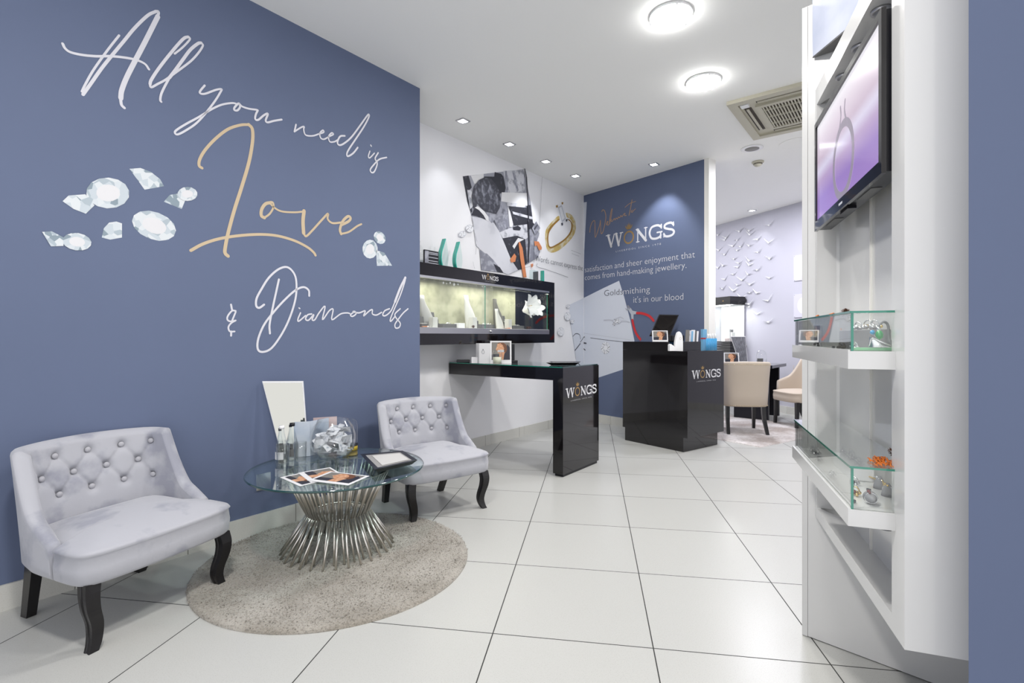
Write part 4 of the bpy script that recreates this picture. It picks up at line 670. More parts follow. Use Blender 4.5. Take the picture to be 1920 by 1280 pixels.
one('lathe', [(.043, .034), (.045, .05), (.045, .135), (.041, .165), (.032, .185), (.014, .195), (1e-4, .197)], 'clear_glass', n=32).build('glass_cover', t)
b = MB(); b.lathe([(.043, .001), (.043, .030)], 'yellow_base', n=32); b.lathe([(.046, .029), (.046, .036), (1e-4, .036)], 'black_satin', n=32); b.build('base', t)
CARDS = [([(-1.135, 2.491), (-0.975, 2.342), (-0.905, 2.43), (-1.065, 2.575)], 'leftmost of the three portrait cards lying on the glass table'), ([(-1.078, 2.565), (-0.945, 2.392), (-0.815, 2.50), (-0.955, 2.675)], 'middle portrait card, between the two others on the glass table'), ([(-0.974, 2.421), (-0.753, 2.342), (-0.700, 2.500), (-0.921, 2.585)], 'topmost portrait card, nearest the flat black frame')]
for i, (q, lb) in enumerate(CARDS):
    b = MB(); portrait(b, 0, 1, 0, 1, 0)
    a, c, d, e = [Vector((x, y)) for x, y in q]; z0 = ZT+.001+i*.0022; V = []
    for x, y, z in b.v: p = (a*(1-x)+c*x)*(1-z)+(e*(1-x)+d*x)*z; V.append((p.x-a.x, p.y-a.y, -y*0.6+.0008))
    b.v = V; k = len(b.v); W4 = [(p-a) for p in (a, c, d, e)]; b.add([(p.x, p.y, 0) for p in W4]+[(p.x, p.y, .0007) for p in W4], [(3, 2, 1, 0), (0, 1, 5, 4), (1, 2, 6, 5), (2, 3, 7, 6), (3, 0, 4, 7)], 'paper')
    solo('portrait_card', b, lb, 'photo card', (a.x, a.y, z0), 0, 'portrait cards on the glass table')
t = thing('display_tray', 'flat black frame with a pale inset, lying tilted on the glass table', 'tray', (-.668, 2.766, ZT), 0)
PD = [Vector((x+.668, y-2.766, .030)) for x, y in ((-0.853, 2.859), (-0.681, 2.529), (-0.505, 2.724), (-0.634, 2.951))]
cc = sum(PD, Vector())/4; b = MB(); lo = [cc+(p-cc)*.80-Vector((0, 0, .026)) for p in PD]; inn = [cc+(p-cc)*.80-Vector((0, 0, .002)) for p in PD]
b.add(PD+lo+inn, [(4, 7, 6, 5), (0, 4, 5, 1), (1, 5, 6, 2), (2, 6, 7, 3), (3, 7, 4, 0), (0, 1, 9, 8), (1, 2, 10, 9), (2, 3, 11, 10), (3, 0, 8, 11)], 'black_satin'); b.build('frame', t)
b = MB(); i2 = [cc+(p-cc)*.64-Vector((0, 0, .0012)) for p in PD]; b.add(inn, [(0, 1, 2, 3)], 'grey_mat_print'); b.add([p+Vector((0.01, 0.0, .0008)) for p in i2], [(0, 1, 2, 3)], 'pale_print'); b.build('inset', t)

# ------------------------------------------------------------------ wall showcase on the white wall
t = thing('wall_showcase', 'black framed illuminated jewellery showcase hung on the white wall', 'showcase', OB, AA)
X0, X1, Z0, Z1, YF_ = -1.311, 1.017, 1.070, 1.760, -.28
b = MB(); b.span(X0, X1, YF_, -.001, 1.654, Z1, 'black_gloss'); b.span(X0, X1, YF_, -.001, Z0, 1.166, 'black_gloss'); b.span(X0, X0+.115, YF_, -.001, 1.166, 1.654, 'black_gloss'); b.span(.902, X1, YF_, -.001, 1.166, 1.654, 'black_gloss'); b.build('frame', t)
b = MB(); b.span(X0+.115, .62, -.012, -.001, 1.166, 1.654, 'case_back'); b.span(.62, .902, -.012, -.001, 1.166, 1.654, 'black_satin'); b.build('back_panel', t)
b = MB(); b.span(X0+.115, .902, YF_+.004, -.012, 1.166, 1.218, 'white_plastic'); b.build('case_floor', t)
b = MB(); b.span(X0+.115, .902, YF_-.004, YF_+.02, 1.166, 1.216, 'aluminium'); b.span(X0+.115, .902, YF_-.004, YF_+.02, 1.634, 1.654, 'aluminium'); b.build('door_track', t)
for x0, x1, yy in ((X0+.117, -.215, YF_+.004), (-.245, .885, YF_+.012)):
    b = MB(); b.span(x0, x1, yy, yy+.005, 1.216, 1.634, 'pane_glass'); b.span(x1-.0025, x1+.0025, yy-.0006, yy+.0056, 1.216, 1.634, 'glass_edge'); b.build('glass_door', t)
b = MB(); b.lathe([(.011, 0), (.012, .012), (.006, .02)], 'chrome', n=14); b.v = [(x-.150, YF_-.004-z, 1.191+y) for x, y, z in b.v]; b.build('lock', t)
b = MB(); b.span(X0+.2, .8, YF_+.022, YF_+.034, 1.648, 1.6535, 'case_glow'); b.build('light_strip', t)
b = MB(); logo(b, -.273, 1.690, .253, .0012, hs=.15); b.v = [(x, y+YF_, z) for x, y, z in b.v]; b.build('logo', t)
for tx in (-.85, -.15, .50):
    c = FB(tx, -.14, 1.640); lamp_area('showcase_light', c, .5, 0.9, (1, .97, .86), (0, 0, AA), 'RECTANGLE').data.size_y = .04
def bust(name, label, tx, y, z, h, m, k=1.0, rz=0):
    k *= 1.18
    b = MB(); n = 20; secs = [(0, .062, .036, .020), (.10, .062, .036, .022), (.35, .058, .030, .010), (.55, .046, .024, -.004), (.72, .030, .019, -.018), (.86, .022, .017, -.026), (1.0, .021, .017, -.028), (1.0, .001, .001, -.028)]
    V = []
    for f, rx, ry, sx in secs:
        for q in range(n): a = 2*PI*q/n; V.append((sx*k+rx*k*math.cos(a), ry*k*math.sin(a)+.02*f*k, h*f))
    F = [(i*n+q, i*n+(q+1) % n, (i+1)*n+(q+1) % n, (i+1)*n+q) for i in range(len(secs)-1) for q in range(n)]+[tuple(range(n-1, -1, -1))]
    b.add(V, F, m, True); return solo(name, b, label, 'jewellery bust', FB(tx, y, z), AA+rz, 'necklace busts in the wall showcase')
ZS = 1.2185
bust('necklace_bust', 'pale necklace bust at the left end of the wall showcase', -.840, -.12, ZS, .285, 'grey_bust')
bust('necklace_bust', 'bright white necklace bust left of the showcase door joint', -.262, -.12, ZS, .320, 'white_bust')
bust('necklace_bust', 'tall grey necklace bust right of the showcase door joint', .215, -.09, ZS, .315, 'dark_bust')
bust('necklace_bust', 'small white necklace bust in front of the tall grey bust', .130, -.17, ZS, .205, 'white_bust', .72)
bust('necklace_bust', 'necklace bust half hidden by the end of the blue wall', -1.02, -.12, ZS, .30, 'grey_bust')
def ring_box(label, tx, y, zb):
    t = thing('ring_box', label, 'jewellery box', FB(tx, y, zb), AA, 'open ring boxes in the wall showcase')
    one('box', (0, 0, .016), (.078, .060, .032), 'grey_box', bev=.003).build('base', t)
    one('box', (0, .032, .062), (.078, .018, .070), 'grey_box', rx=-.15, bev=.003).build('lid', t)
    one('box', (0, -.002, .034), (.064, .044, .006), 'white_bust', bev=.002).build('cushion', t)
ring_box('open grey ring box before the leftmost bust', -.735, -.10, ZS+.045); ring_box('open grey ring box before the bright white bust', -.196, -.11, ZS+.045); ring_box('open grey ring box at the tall grey bust', .312, -.10, ZS+.045); ring_box('open grey ring box at the extreme left of the showcase', -.93, -.17, ZS)
for tx, w_, y, h, m, lb, cat in ((-.735, .10, -.10, .044, 'grey_box', 'plinth under the ring box before the leftmost bust', 0), (-.196, .10, -.11, .044, 'grey_box', 'plinth under the ring box before the bright white bust', 0), (.312, .10, -.10, .044, 'grey_box', 'plinth under the ring box at the tall grey bust', 0), (-.640, .19, -.19, .036, 'grey_box', 'wide grey plinth before the leftmost bust', 0),
    (-.120, .21, -.20, .040, 'grey_box', 'wide grey plinth across the door joint', 0), (.400, .19, -.20, .036, 'grey_box', 'wide grey plinth near the paper flowers', 0), (-.510, .085, -.215, .045, 'white_plastic', 'white tag block left of the bright bust', 1), (-.315, .060, -.205, .105, 'white_bust', 'tall white block before the bright bust', 1), (.225, .055, -.215, .10, 'white_bust', 'tall white block before the small bust', 1), (-.845, .055, -.215, .090, 'white_bust', 'white block before the leftmost bust', 1)):
    solo('display_block', one('box', (0, 0, h/2), (w_, .055, h), m, bev=.002), lb, 'display block', FB(tx, y, ZS), AA, 'display blocks in the wall showcase')
rnd = random.Random(3)
def white_leafs(tx, y, z, n, r):
    b = MB()
    for _ in range(n):
        a = rnd.uniform(0, 6.28); l = rnd.uniform(.018, .03); e = rnd.uniform(.006, .016); c = Vector((rnd.uniform(-r, r), rnd.uniform(-.01, .01), 0)); d = Vector((math.cos(a)*l, math.sin(a)*l*.4, e)); q = Vector((-d.y, d.x, 0)).normalized()*.007
        b.add([c, c+d*.5+q, c+d, c+d*.5-q, c+d*.5+Vector((0, 0, .004))], [(0, 1, 4), (1, 2, 4), (2, 3, 4), (3, 0, 4), (0, 3, 2, 1)], 'petal')
    return b
for tx, y, z, lb in ((-.640, -.19, ZS+.037, 'left wide plinth'), (-.120, -.20, ZS+.041, 'middle wide plinth'), (.400, -.20, ZS+.037, 'right wide plinth'), (-.90, -.235, ZS+.001, 'showcase floor at the left')):
    solo('pearl_jewellery', white_leafs(tx, y, z, 9, .05), 'small white pearl jewellery lying on the '+lb, 'jewellery', FB(tx, y, z), AA, 'pearl jewellery in the wall showcase')
def pine_cone(label, loc, r, rz=0, group='pine cones'):
    t = thing('pine_cone', label, 'pine cone', loc, rz, group); b = MB(); one('ball', (0, 0, r*.8), r*.5, 'pine_brown', n=6, sz=1.4).build('core', t)
    for k in range(46):
        h = (k+.5)/46; a = k*2.4; zz = r*.1+r*1.5*h; q = r*math.sin(PI*min(1, h*.85+.18))*.95; d = Vector((math.cos(a), math.sin(a), .35)); s = Vector((-math.sin(a), math.cos(a), 0))*r*.16
        c = Vector((0, 0, zz)); b.add([c-s*.6, c+s*.6, c+d*q+s, c+d*q-s, c+d*q*1.03+Vector((0, 0, r*.10))], [(0, 1, 2, 3), (3, 2, 4), (0, 3, 4), (1, 4, 2), (0, 4, 1)], 'pine_brown')
    b.build('scales', t)
for tx, y, r, lb in ((-.355, -.245, .018, 'small pine cone by the tall white block in the wall showcase'), (.560, -.225, .020, 'left pine cone of the pair under the paper flowers'), (.610, -.220, .020, 'right pine cone of the pair under the paper flowers')): pine_cone(lb, FB(tx, y, ZS), r)
def leaf(label, loc, L=.05, m='orange_leaf', rz=0):
    b = MB(); V = [(-L, 0, .001), (-L*.3, -L*.42, .007), (L*.4, -L*.35, .003), (L, 0, .010), (L*.4, L*.35, .006), (-L*.3, L*.42, .003), (0, 0, .010)]
    b.add(V, [(0, 1, 6), (1, 2, 6), (2, 3, 6), (3, 4, 6), (4, 5, 6), (5, 0, 6), (0, 5, 4, 3, 2, 1)], m); return solo('autumn_leaf', b, label, 'leaf', loc, rz, 'orange autumn leaves')
leaf('orange leaf under the small white bust in the wall showcase', FB(.175, -.245, ZS), .045); leaf('orange leaf at the left end of the wall showcase', FB(-.975, -.235, ZS), .045)
for k, (tx, z, r, lb) in enumerate(((-.775, 1.610, .013, 'first'), (-.735, 1.607, .007, 'second'), (-.690, 1.617, .012, 'third'), (-.640, 1.606, .017, 'largest, fourth'), (-.590, 1.612, .010, 'last'))):
    b = MB(); q = [(tx+(r if j % 2 == 0 else r*.42)*math.sin(PI*j/5), z+(r if j % 2 == 0 else r*.42)*math.cos(PI*j/5)) for j in range(10)]; b.poly(q, .2695, 'logo_white'); b.poly(q[::-1], .2685, 'logo_white')
    solo('star_sticker', b, lb+' white star from the left on the showcase glass', 'sticker', OB, AA, 'star stickers')
def lily(label, loc, tilt, rz, sc=1.0):
    t = thing('paper_lily', label, 'paper flower', loc, AA, 'paper lilies in the wall showcase'); q = Matrix.Rotation(rz, 3, 'Z') @ Matrix.Rotation(tilt, 3, 'X')
    for k in range(6):
        b = MB(); a = k*PI/3; V = []; N = 7
        for i in range(N+1):
            f = i/N; rr = (.012+.105*f)*sc; hh = (.055*math.sin(f*PI*.62)+.018*f)*sc; wd = .036*math.sin(PI*min(1, f*.92+.06))**.8*sc+.001
            for sx, dz in ((-1, 0), (0, -.008*sc), (1, 0)): V.append(q @ Vector((math.cos(a)*rr-math.sin(a)*wd*sx, math.sin(a)*rr+math.cos(a)*wd*sx, hh+dz)))
        n0 = len(V); b.add(V, [(i*3+j, i*3+j+1, (i+1)*3+j+1, (i+1)*3+j) for i in range(N) for j in range(2)], 'petal'); b.build('petal', t)
    b = MB(); b.tube([q @ Vector((0, 0, 0)), q @ Vector((.003, 0, .05*sc))], .003, 'gold', n=6); b.build('stamen', t)
lily('white paper lily at the lower left of the bunch in the showcase', FB(.565, -.16, 1.420), 1.25, .5, .95); lily('large white paper lily in the middle of the bunch', FB(.690, -.14, 1.480), 1.45, -.1, 1.15); lily('white paper lily at the right of the bunch', FB(.815, -.13, 1.445), 1.2, -.5, 1.0)
b = MB(); b.box((0, 0, .08), (.085, .06, .16), 'clear_glass'); solo('glass_vase', b, 'square clear glass vase under the paper lilies in the showcase', 'vase', FB(.72, -.13, ZS), AA)

# things standing on top of the wall showcase
def upright(mb, poly_xz, y0, y1, m):
    k = MB(); k.prism([(x, z) for x, z in poly_xz], y0, y1, m); mb.add([(x, z, y) for x, y, z in k.v], k.f, m)
def award(label, tx, h, curve=True):
    t = thing('glass_award', label, 'award', FB(tx, -.14, 1.761), AA, 'glass awards on top of the wall showcase'); b = MB(); e = MB()
    if curve:
        L = [(0, 0), (-.022, .07), (-.018, .14), (.004, .20), (.030, h)]; P = smooth(L, 4)
        upright(e, [(p.x, p.y) for p in P]+[(p.x+.011, p.y) for p in reversed(P)], -.02, .02, 'award_edge')
        Rr = [(.055, 0), (.075, .08), (.068, .16), (.047, h-.02)]; upright(b, [(p.x+.011, p.y) for p in P]+[(x, z) for x, z in reversed(Rr)], -.018, .018, 'award_glass')
    else:
        e.span(-.010, .010, -.02, .02, 0, h, 'award_edge'); b.span(.010, .016, -.02, .02, 0, h*.9, 'award_glass')
    e.build('edge', t); b.build('glass', t)
award('left curved teal-edged glass award on the showcase', -.672, .27); award('right curved teal-edged glass award on the showcase', -.485, .27); award('slim upright teal glass award at the right end of the showcase', .975, .145, False)
t = thing('glass_trophy', 'clear glass block with a dark edge between orange pencil and slim award', 'award', FB(.80, -.14, 1.761), AA)
b = MB(); b.span(-.045, .045, -.03, .03, 0, .13, 'award_glass'); b.build('block', t); b = MB(); b.span(.030, .046, -.031, .031, .0, .12, 'grey_box'); b.build('engraved_edge', t)
t = thing('award_plaque', 'black plaque with pale lines at the left end of the showcase top', 'plaque', FB(-.80, -.14, 1.761), AA)
b = MB(); b.box((0, 0, .07), (.17, .02, .14), 'black_satin', bev=.002); b.build('board', t); b = MB()
for z in (.025, .045, .075, .105, .118): b.poly([(-.06, z), (.075, z), (.075, z+.006), (-.06, z+.006)], .0112, 'sketch_grey')
b.poly([(-.085, 0), (-.04, 0), (-.04, .13), (-.085, .13)], .0115, 'photo_mid'); b.build('print', t)
t = thing('glass_bottle', 'small clear bottle beside the black plaque on the showcase', 'bottle', FB(-.945, -.14, 1.761), AA); one('lathe', [(.03, 0), (.032, .02), (.032, .15), (.012, .18), (.012, .20)], 'clear_glass', n=20).build('glass_body', t); one('lathe', [(.014, .20), (.014, .22), (1e-4, .22)], 'white_plastic', n=16).build('cap', t)

# ------------------------------------------------------------------ black peninsula desk
t = thing('black_desk', 'glossy black desk with one slab leg, running from the white wall under the showcase', 'desk', (.412, 4.115, 0), AA)
one('span', 0, .616, 0, .096, .022, .885, 'black_gloss').build('leg', t)
one('span', .02, .596, .008, .088, 0, .022, 'black_satin').build('plinth', t)
one('span', 0, .616, .096, 1.275, .782, .885, 'black_gloss').build('beam', t)
b = MB(); b.span(.006, .610, .010, 1.270, .885, .893, 'table_glass'); b.span(.004, .0062, .008, 1.272, .885, .893, 'glass_edge'); b.span(.004, .612, .0075, .010, .885, .893, 'table_edge'); b.build('glass_top', t)
b = MB(); logo(b, .040, .640, .530, .0012, hs=.138); b.build('logo', t)
ZD = .8935
FK = frame(.412, 4.115, AA)
def standcard(name, x, y, w_, h_, z, rz, label, lean=.12, group='standing portrait cards'):
    t = thing(name, label, 'photo card', (x, y, z), rz, group)
    b = MB(); b.box((0, 0, h_/2), (w_, .002, h_), 'paper'); portrait(b, -w_/2, w_/2, 0, h_, .0014); q = Matrix.Rotation(-lean, 3, 'X'); b.v = [tuple(q @ Vector(v)) for v in b.v]; b.build('card', t)
    b = MB(); b.box((0, .035, h_*.28), (w_*.3, .002, h_*.58), 'paper'); q = Matrix.Rotation(lean*2, 3, 'X'); b.v = [tuple(q @ Vector(v)) for v in b.v]; b.build('stand', t)
standcard('portrait_card', -.102, 4.66, .195, .208, ZD, .05, 'portrait card standing on the black desk behind the candle jar')
t = thing('folded_leaflet', 'white folded leaflet with a small crest on the black desk', 'leaflet', (-.252, 4.68, ZD), .1)
b = MB(); b.prism([(-.050, 0), (.050, -.02), (.048, -.018), (-.046, .003), (-.075, .05), (-.078, .05)], 0, .185, 'paper'); b.build('card', t)
b = MB(); b.ribbon([(-.014+.012*math.cos(a*PI/6), .105+.016*math.sin(a*PI/6)) for a in range(13)], .002, .012, 'ink', k=2); b.box((-.014, -.012, .128), (.006, .001, .008), 'ink'); b.build('crest', t)
solo('card_stack', one('box', (0, 0, .028), (.062, .045, .056), 'paper', bev=.001), 'small white block of cards at the left of the desk leaflet', 'card box', (-.345, 4.72, ZD), .1)
solo('card_wallet', one('box', (0, 0, .013), (.125, .08, .026), 'black_satin', bev=.004), 'small flat black case at the wall end of the black desk', 'case', (-.465, 4.86, ZD), .1)
t = thing('candle_jar', 'clear glass jar with a cream candle in front of the desk portrait card', 'candle', (-.133, 4.56, ZD))
one('lathe', [(.040, .001), (.043, .006), (.043, .098), (.036, .108), (.036, .118), (.038, .120)], 'clear_glass', n=28).build('jar', t); one('lathe', [(.036, .004), (.038, .062), (1e-4, .064)], 'cream_wax', n=28).build('wax', t)
t = thing('perfume_stand', 'black narrow display stand right behind the desk portrait card', 'display stand', (.012, 4.80, ZD), .1)
one('box', (.004, 0, .012), (.070, .07, .024), 'black_satin', bev=.003).build('base', t); b = MB(); b.box((-.008, 0, .100), (.040, .02, .155), 'black_satin', bev=.002); b.build('board', t); b = MB(); glyphs(b, '24', -.020, .07, .02, .02, .0108, 'sketch_grey'); 
solo('black_carton', one('box', (0, 0, .105), (.065, .05, .21), 'black_satin', bev=.002), 'black carton standing behind the white leaflet and portrait card', 'carton', (-.225, 4.84, ZD), .1)
t = thing('mirror_tray', 'flat black square tray lying on the black desk near its corner', 'tray', (.455, 4.47, ZD), .02); b = MB()
P4 = [Vector((x, y, .022)) for x, y in ((-.165, -.10), (.125, -.10), (.165, .11), (-.12, .11))]; lo = [Vector((p.x*.72, p.y*.72, 0)) for p in P4]; inn = [Vector((p.x*.86, p.y*.86, .018)) for p in P4]
b.add(P4+lo+inn, [(4, 7, 6, 5), (0, 4, 5, 1), (1, 5, 6, 2), (2, 6, 7, 3), (3, 7, 4, 0), (0, 1, 9, 8), (1, 2, 10, 9), (2, 3, 11, 10), (3, 0, 8, 11)], 'black_gloss'); b.build('rim', t); b = MB(); b.add(inn, [(0, 1, 2, 3)], 'mirror'); b.build('mirror_face', t)

# ------------------------------------------------------------------ black counter
AK = math.atan2(.598, .80); KX, KY = 1.717, 4.983; FKc = frame(KX, KY, AK)
t = thing('reception_counter', 'glossy black shop counter with a raised ledge, in front of the blue end wall', 'counter', (KX, KY, 0), AK)
one('span', .0, .600, .047, .787, 0, .142, 'black_gloss').build('plinth', t)
b = MB(); b.span(0, .643, 0, .229, .142, .995, 'black_gloss'); b.span(0, .643, .2295, .818, .142, .995, 'black_gloss'); b.build('body', t)
one('span', 0, .643, .2295, .818, .9955, 1.085, 'black_gloss').build('raised_ledge', t)
b = MB(); logo(b, .070, .724, .510, .0012, hs=.150); b.build('logo', t)
LT, HT = .9955, 1.0855
c = FKc(.083, .396); standcard('portrait_card', 1.555, 5.34, .170, .118, HT, .1, 'portrait card standing on the raised ledge of the counter, before the till screen')
t = thing('till_screen', 'tilted black till monitor on the raised ledge of the counter', 'monitor', (1.60, 5.56, HT), .0)
b = MB(); F4 = [(-.095, 0, .070), (.125, 0, .060), (.255, .10, .295), (.035, .10, .300)]; quadslab(b, F4, -.028, 'black_satin'); b.build('housing', t)
c_ = sum((Vector(p) for p in F4), Vector())/4; b = MB(); quadslab(b, [c_+(Vector(p)-c_)*.9+Vector((0, -.002, .001)) for p in F4], .0008, 'black_gloss'); b.build('screen', t)
b = MB(); b.box((.06, .05, .012), (.20, .15, .022), 'black_satin', bev=.006); b.box((.07, .05, .07), (.06, .03, .12), 'black_satin', bev=.006); b.build('foot', t)
solo('receipt_printer', one('box', (0, 0, .035), (.16, .12, .070), 'black_satin', bev=.012), 'low black receipt printer beside the till screen', 'printer', (1.745, 5.46, HT), .3)
rnd = random.Random(9)
for k, (m, lb) in enumerate((('grey_print', 'leftmost grey leaflet'), ('photo_pale', 'second, pale leaflet'), ('carton_blue', 'third, blue-grey leaflet'), ('paper', 'fourth, white leaflet'), ('grey_box', 'fifth, dark grey leaflet'), ('paper', 'rightmost white leaflet'))):
    b = MB(); quadslab(b, [(0, 0, 0), (.050, .03, 0), (.062, .045, .125-.006*(k % 3)), (.012, .015, .125-.006*(k % 3))], .003, m)
    solo('leaflet', b, lb+' in the row on the counter ledge', 'leaflet', (1.835+.026*k, 5.40+.018*k, HT), 0, 'leaflets on the counter ledge')
t = thing('leaflet_holder', 'white arched card holder with small box foot on the counter', 'card holder', (1.655, 5.145, LT), .15)
b = MB(); upright(b, [(-.012, 0), (.075, 0), (.075, .10), (.070, .15), (.056, .182), (.038, .195), (.018, .182), (.004, .14), (-.006, .08)], -.004, .030, 'white_plastic'); b.build('back', t)
b = MB(); upright(b, [(-.080, 0), (-.012, 0), (-.012, .034), (-.066, .070), (-.080, .062)], -.03, .012, 'white_plastic'); b.build('pocket', t)
b = MB(); b.ribbon([(.048+.009*math.cos(a*PI/6), .125+.012*math.sin(a*PI/6)) for a in range(13)], .0018, .0046, 'logo_gold', k=2); b.build('crest', t)
t = thing('ring_cleaner_carton', 'pale blue carton with a red band behind the tubes on the counter', 'carton', (1.985, 5.27, LT), .45)
one('box', (0, 0, .11), (.055, .03, .22), 'carton_blue', bev=.001).build('box', t); one('box', (0, 0, .125), (.0565, .0315, .014), 'red_band').build('band', t)
for k in range(9):
    ORD = ['first', 'second', 'third', 'fourth', 'fifth', 'sixth', 'seventh', 'eighth', 'ninth']
    t = thing('blue_tube', ORD[k]+' from the left of the tubes of blue liquid on the counter', 'tube', (1.985+.0165*(k % 9), 5.195+.0105*(k % 9), LT), 0, 'tubes of blue liquid')
    one('lathe', [(.0072, 0), (.0072, .125)], 'blue_liquid', n=10).build('liquid', t); one('lathe', [(.0078, .1255), (.0078, .165), (.004, .172), (1e-4, .172)], 'white_plastic' if k % 2 else 'clear_glass', n=10).build('stopper', t)

# ------------------------------------------------------------------ rear room
def crane(seed):
    b = MB(); W = .085
    up = .030+.012*(seed % 3); V = [(0, -.012, 0), (-W, -.016, up), (-.018, -.026, -.004), (W, -.016, up*.8), (.018, -.026, -.004), (0, -.022, -.020), (-.012, -.014, .012), (.012, -.014, .012)]
    b.add(V, [(0, 1, 2), (0, 2, 1), (0, 4, 3), (0, 3, 4), (2, 5, 4), (2, 4, 0), (6, 2, 5), (7, 5, 4)], 'petal')
    b.add([(-.010, -.015, -.006), (-.010, -.022, -.012), (-.052, -.014, .030), (-.066, -.014, .020), (-.052, -.017, .026)], [(0, 1, 2), (2, 1, 0), (2, 3, 4), (4, 3, 2)], 'petal')
    b.add([(.010, -.015, -.006), (.010, -.022, -.012), (.060, -.014, .022)], [(0, 1, 2), (2, 1, 0)], 'petal'); b.tube([(0, 0, 0), (0, -.018, -.004)], .002, 'petal', n=5); return b
CR = [crane(i).build('paper_crane', None, (0, 0, 0), AD) for i in range(3)]; rnd = random.Random(4)
ORD = ['first', 'second', 'third', 'fourth', 'fifth', 'sixth', 'seventh', 'eighth', 'ninth', 'tenth']
order = sorted(range(len(CRANES)), key=lambda i: -CRANES[i][1]); LBL = {}
for r in range(0, len(order), 5):
    for j, i in enumerate(sorted(order[r:r+5], key=lambda i: CRANES[i][0])): LBL[i] = 'white paper crane, %s from left in the %s row down the rear wall flock' % (ORD[j], ORD[r//5])
for i, (tx, z) in enumerate(CRANES):
    if i < 3: o = CR[i]
    else: o = CR[i % 3].copy(); COL.objects.link(o)
    o.location = FD(tx, -.001, z); o.rotation_euler = (rnd.uniform(-.15, .15), rnd.uniform(-.35, .35), AD); s = rnd.uniform(1.0, 1.35); o.scale = (s*(-1 if rnd.random() < .4 else 1), 1, s)
    tag(o, LBL[i], 'paper crane', 'paper cranes on the rear wall')
t = thing('display_cabinet', 'lit glass jewellery cabinet with a black crown, at the lilac rear wall', 'cabinet', FD(-.458, -.31), AD)
W_, D_ = .50, .30
def step(b, z0, z1, e, m='black_gloss'): b.span(-W_-e, e, -e, D_-.004, z0, z1, m)
b = MB(); step(b, 1.655, 1.675, .0); step(b, 1.675, 1.70, .02); step(b, 1.70, 1.74, .045); step(b, 1.74, 1.765, .03); step(b, 1.765, 1.785, .015); b.build('crown', t)
b = MB(); step(b, 1.035, 1.06, .0); step(b, 1.00, 1.03, .02); step(b, .955, .995, .045); step(b, .91, .95, .025); step(b, .88, .905, .01); b.build('base_moulding', t)
b = MB(); step(b, 0, .88, -.01, 'white_lacquer'); b.build('pedestal', t)
b = MB(); b.span(-W_, 0, D_-.014, D_-.006, 1.06, 1.655, 'white_plastic'); b.build('back_panel', t)
b = MB(); b.span(-.006, 0, 0, D_-.014, 1.06, 1.655, 'pane_glass'); b.span(-W_, -W_+.006, 0, D_-.014, 1.06, 1.655, 'pane_glass'); b.build('glass_side', t)
b = MB(); b.span(-W_+.006, -.006, 0, .005, 1.06, 1.655, 'pane_glass'); b.build('glass_door', t)
b = MB(); b.span(-.014, -.006, .005, .012, 1.06, 1.655, 'aluminium'); b.span(-W_+.006, -.006, .005, .012, 1.635, 1.655, 'case_glow'); b.build('lit_frame', t)
b = MB(); q = [(-.115, 1.705), (-.095, 1.705), (-.088, 1.722), (-.097, 1.718), (-.105, 1.730), (-.113, 1.718), (-.122, 1.722)]; b.poly(q, .0465, 'logo_gold'); b.build('crest', t)
lamp_area('cabinet_light', FD(-.70, -.16, 1.64), .25, 5, (1, 1, 1))
def scrap(label, loc, m, w_, h_, rz=0, cat='jewellery', nm='display_block', grp=None): return solo(nm, one('box', (0, 0, h_/2), (w_, w_*.7, h_), m, bev=.002), label, cat, loc, rz, grp)
scrap('small grey box floating high in the lit cabinet on a white block', FD(-.60, -.15, 1.061), 'white_bust', .10, .15, AD, 'display block'); scrap('small grey jewellery box on the white block in the lit cabinet', FD(-.60, -.15, 1.212), 'grey_box', .055, .045, AD, 'jewellery box', 'ring_box')
scrap('pink tray at the front of the lit cabinet', FD(-.56, -.25, 1.061), 'pink_card', .09, .05, AD, 'display block')
b = white_leafs(0, 0, 0, 16, .07); solo('pearl_jewellery', b, 'white jewellery pieces on the floor of the lit cabinet', 'jewellery', FD(-.56, -.20, 1.061), AD)
t = thing('dried_flower_spray', 'brown dried branch spray in front of the lit cabinet', 'dried flowers', (3.09, 8.00, 0))
b = MB(); rnd = random.Random(8)
for k in range(7): b.tube(sm3([(rnd.uniform(-.01, .01), 0, .80), (rnd.uniform(-.03, .03), 0, .95), (rnd.uniform(-.06, .06)-.02, 0, 1.10), (rnd.uniform(-.08, .06)-.04, .02, rnd.uniform(1.18, 1.36))], 2), .004, 'pine_brown', n=5)
b.build('stems', t); b = MB()
for k in range(40): b.ball((rnd.uniform(-.10, .06), rnd.uniform(-.02, .02), rnd.uniform(.98, 1.34)), rnd.uniform(.006, .012), 'grey_print', n=5)
b.build('buds', t); one('lathe', [(.04, 0), (.045, .3), (.03, .80), (.028, .81)], 'black_satin', n=16).build('vase', t)
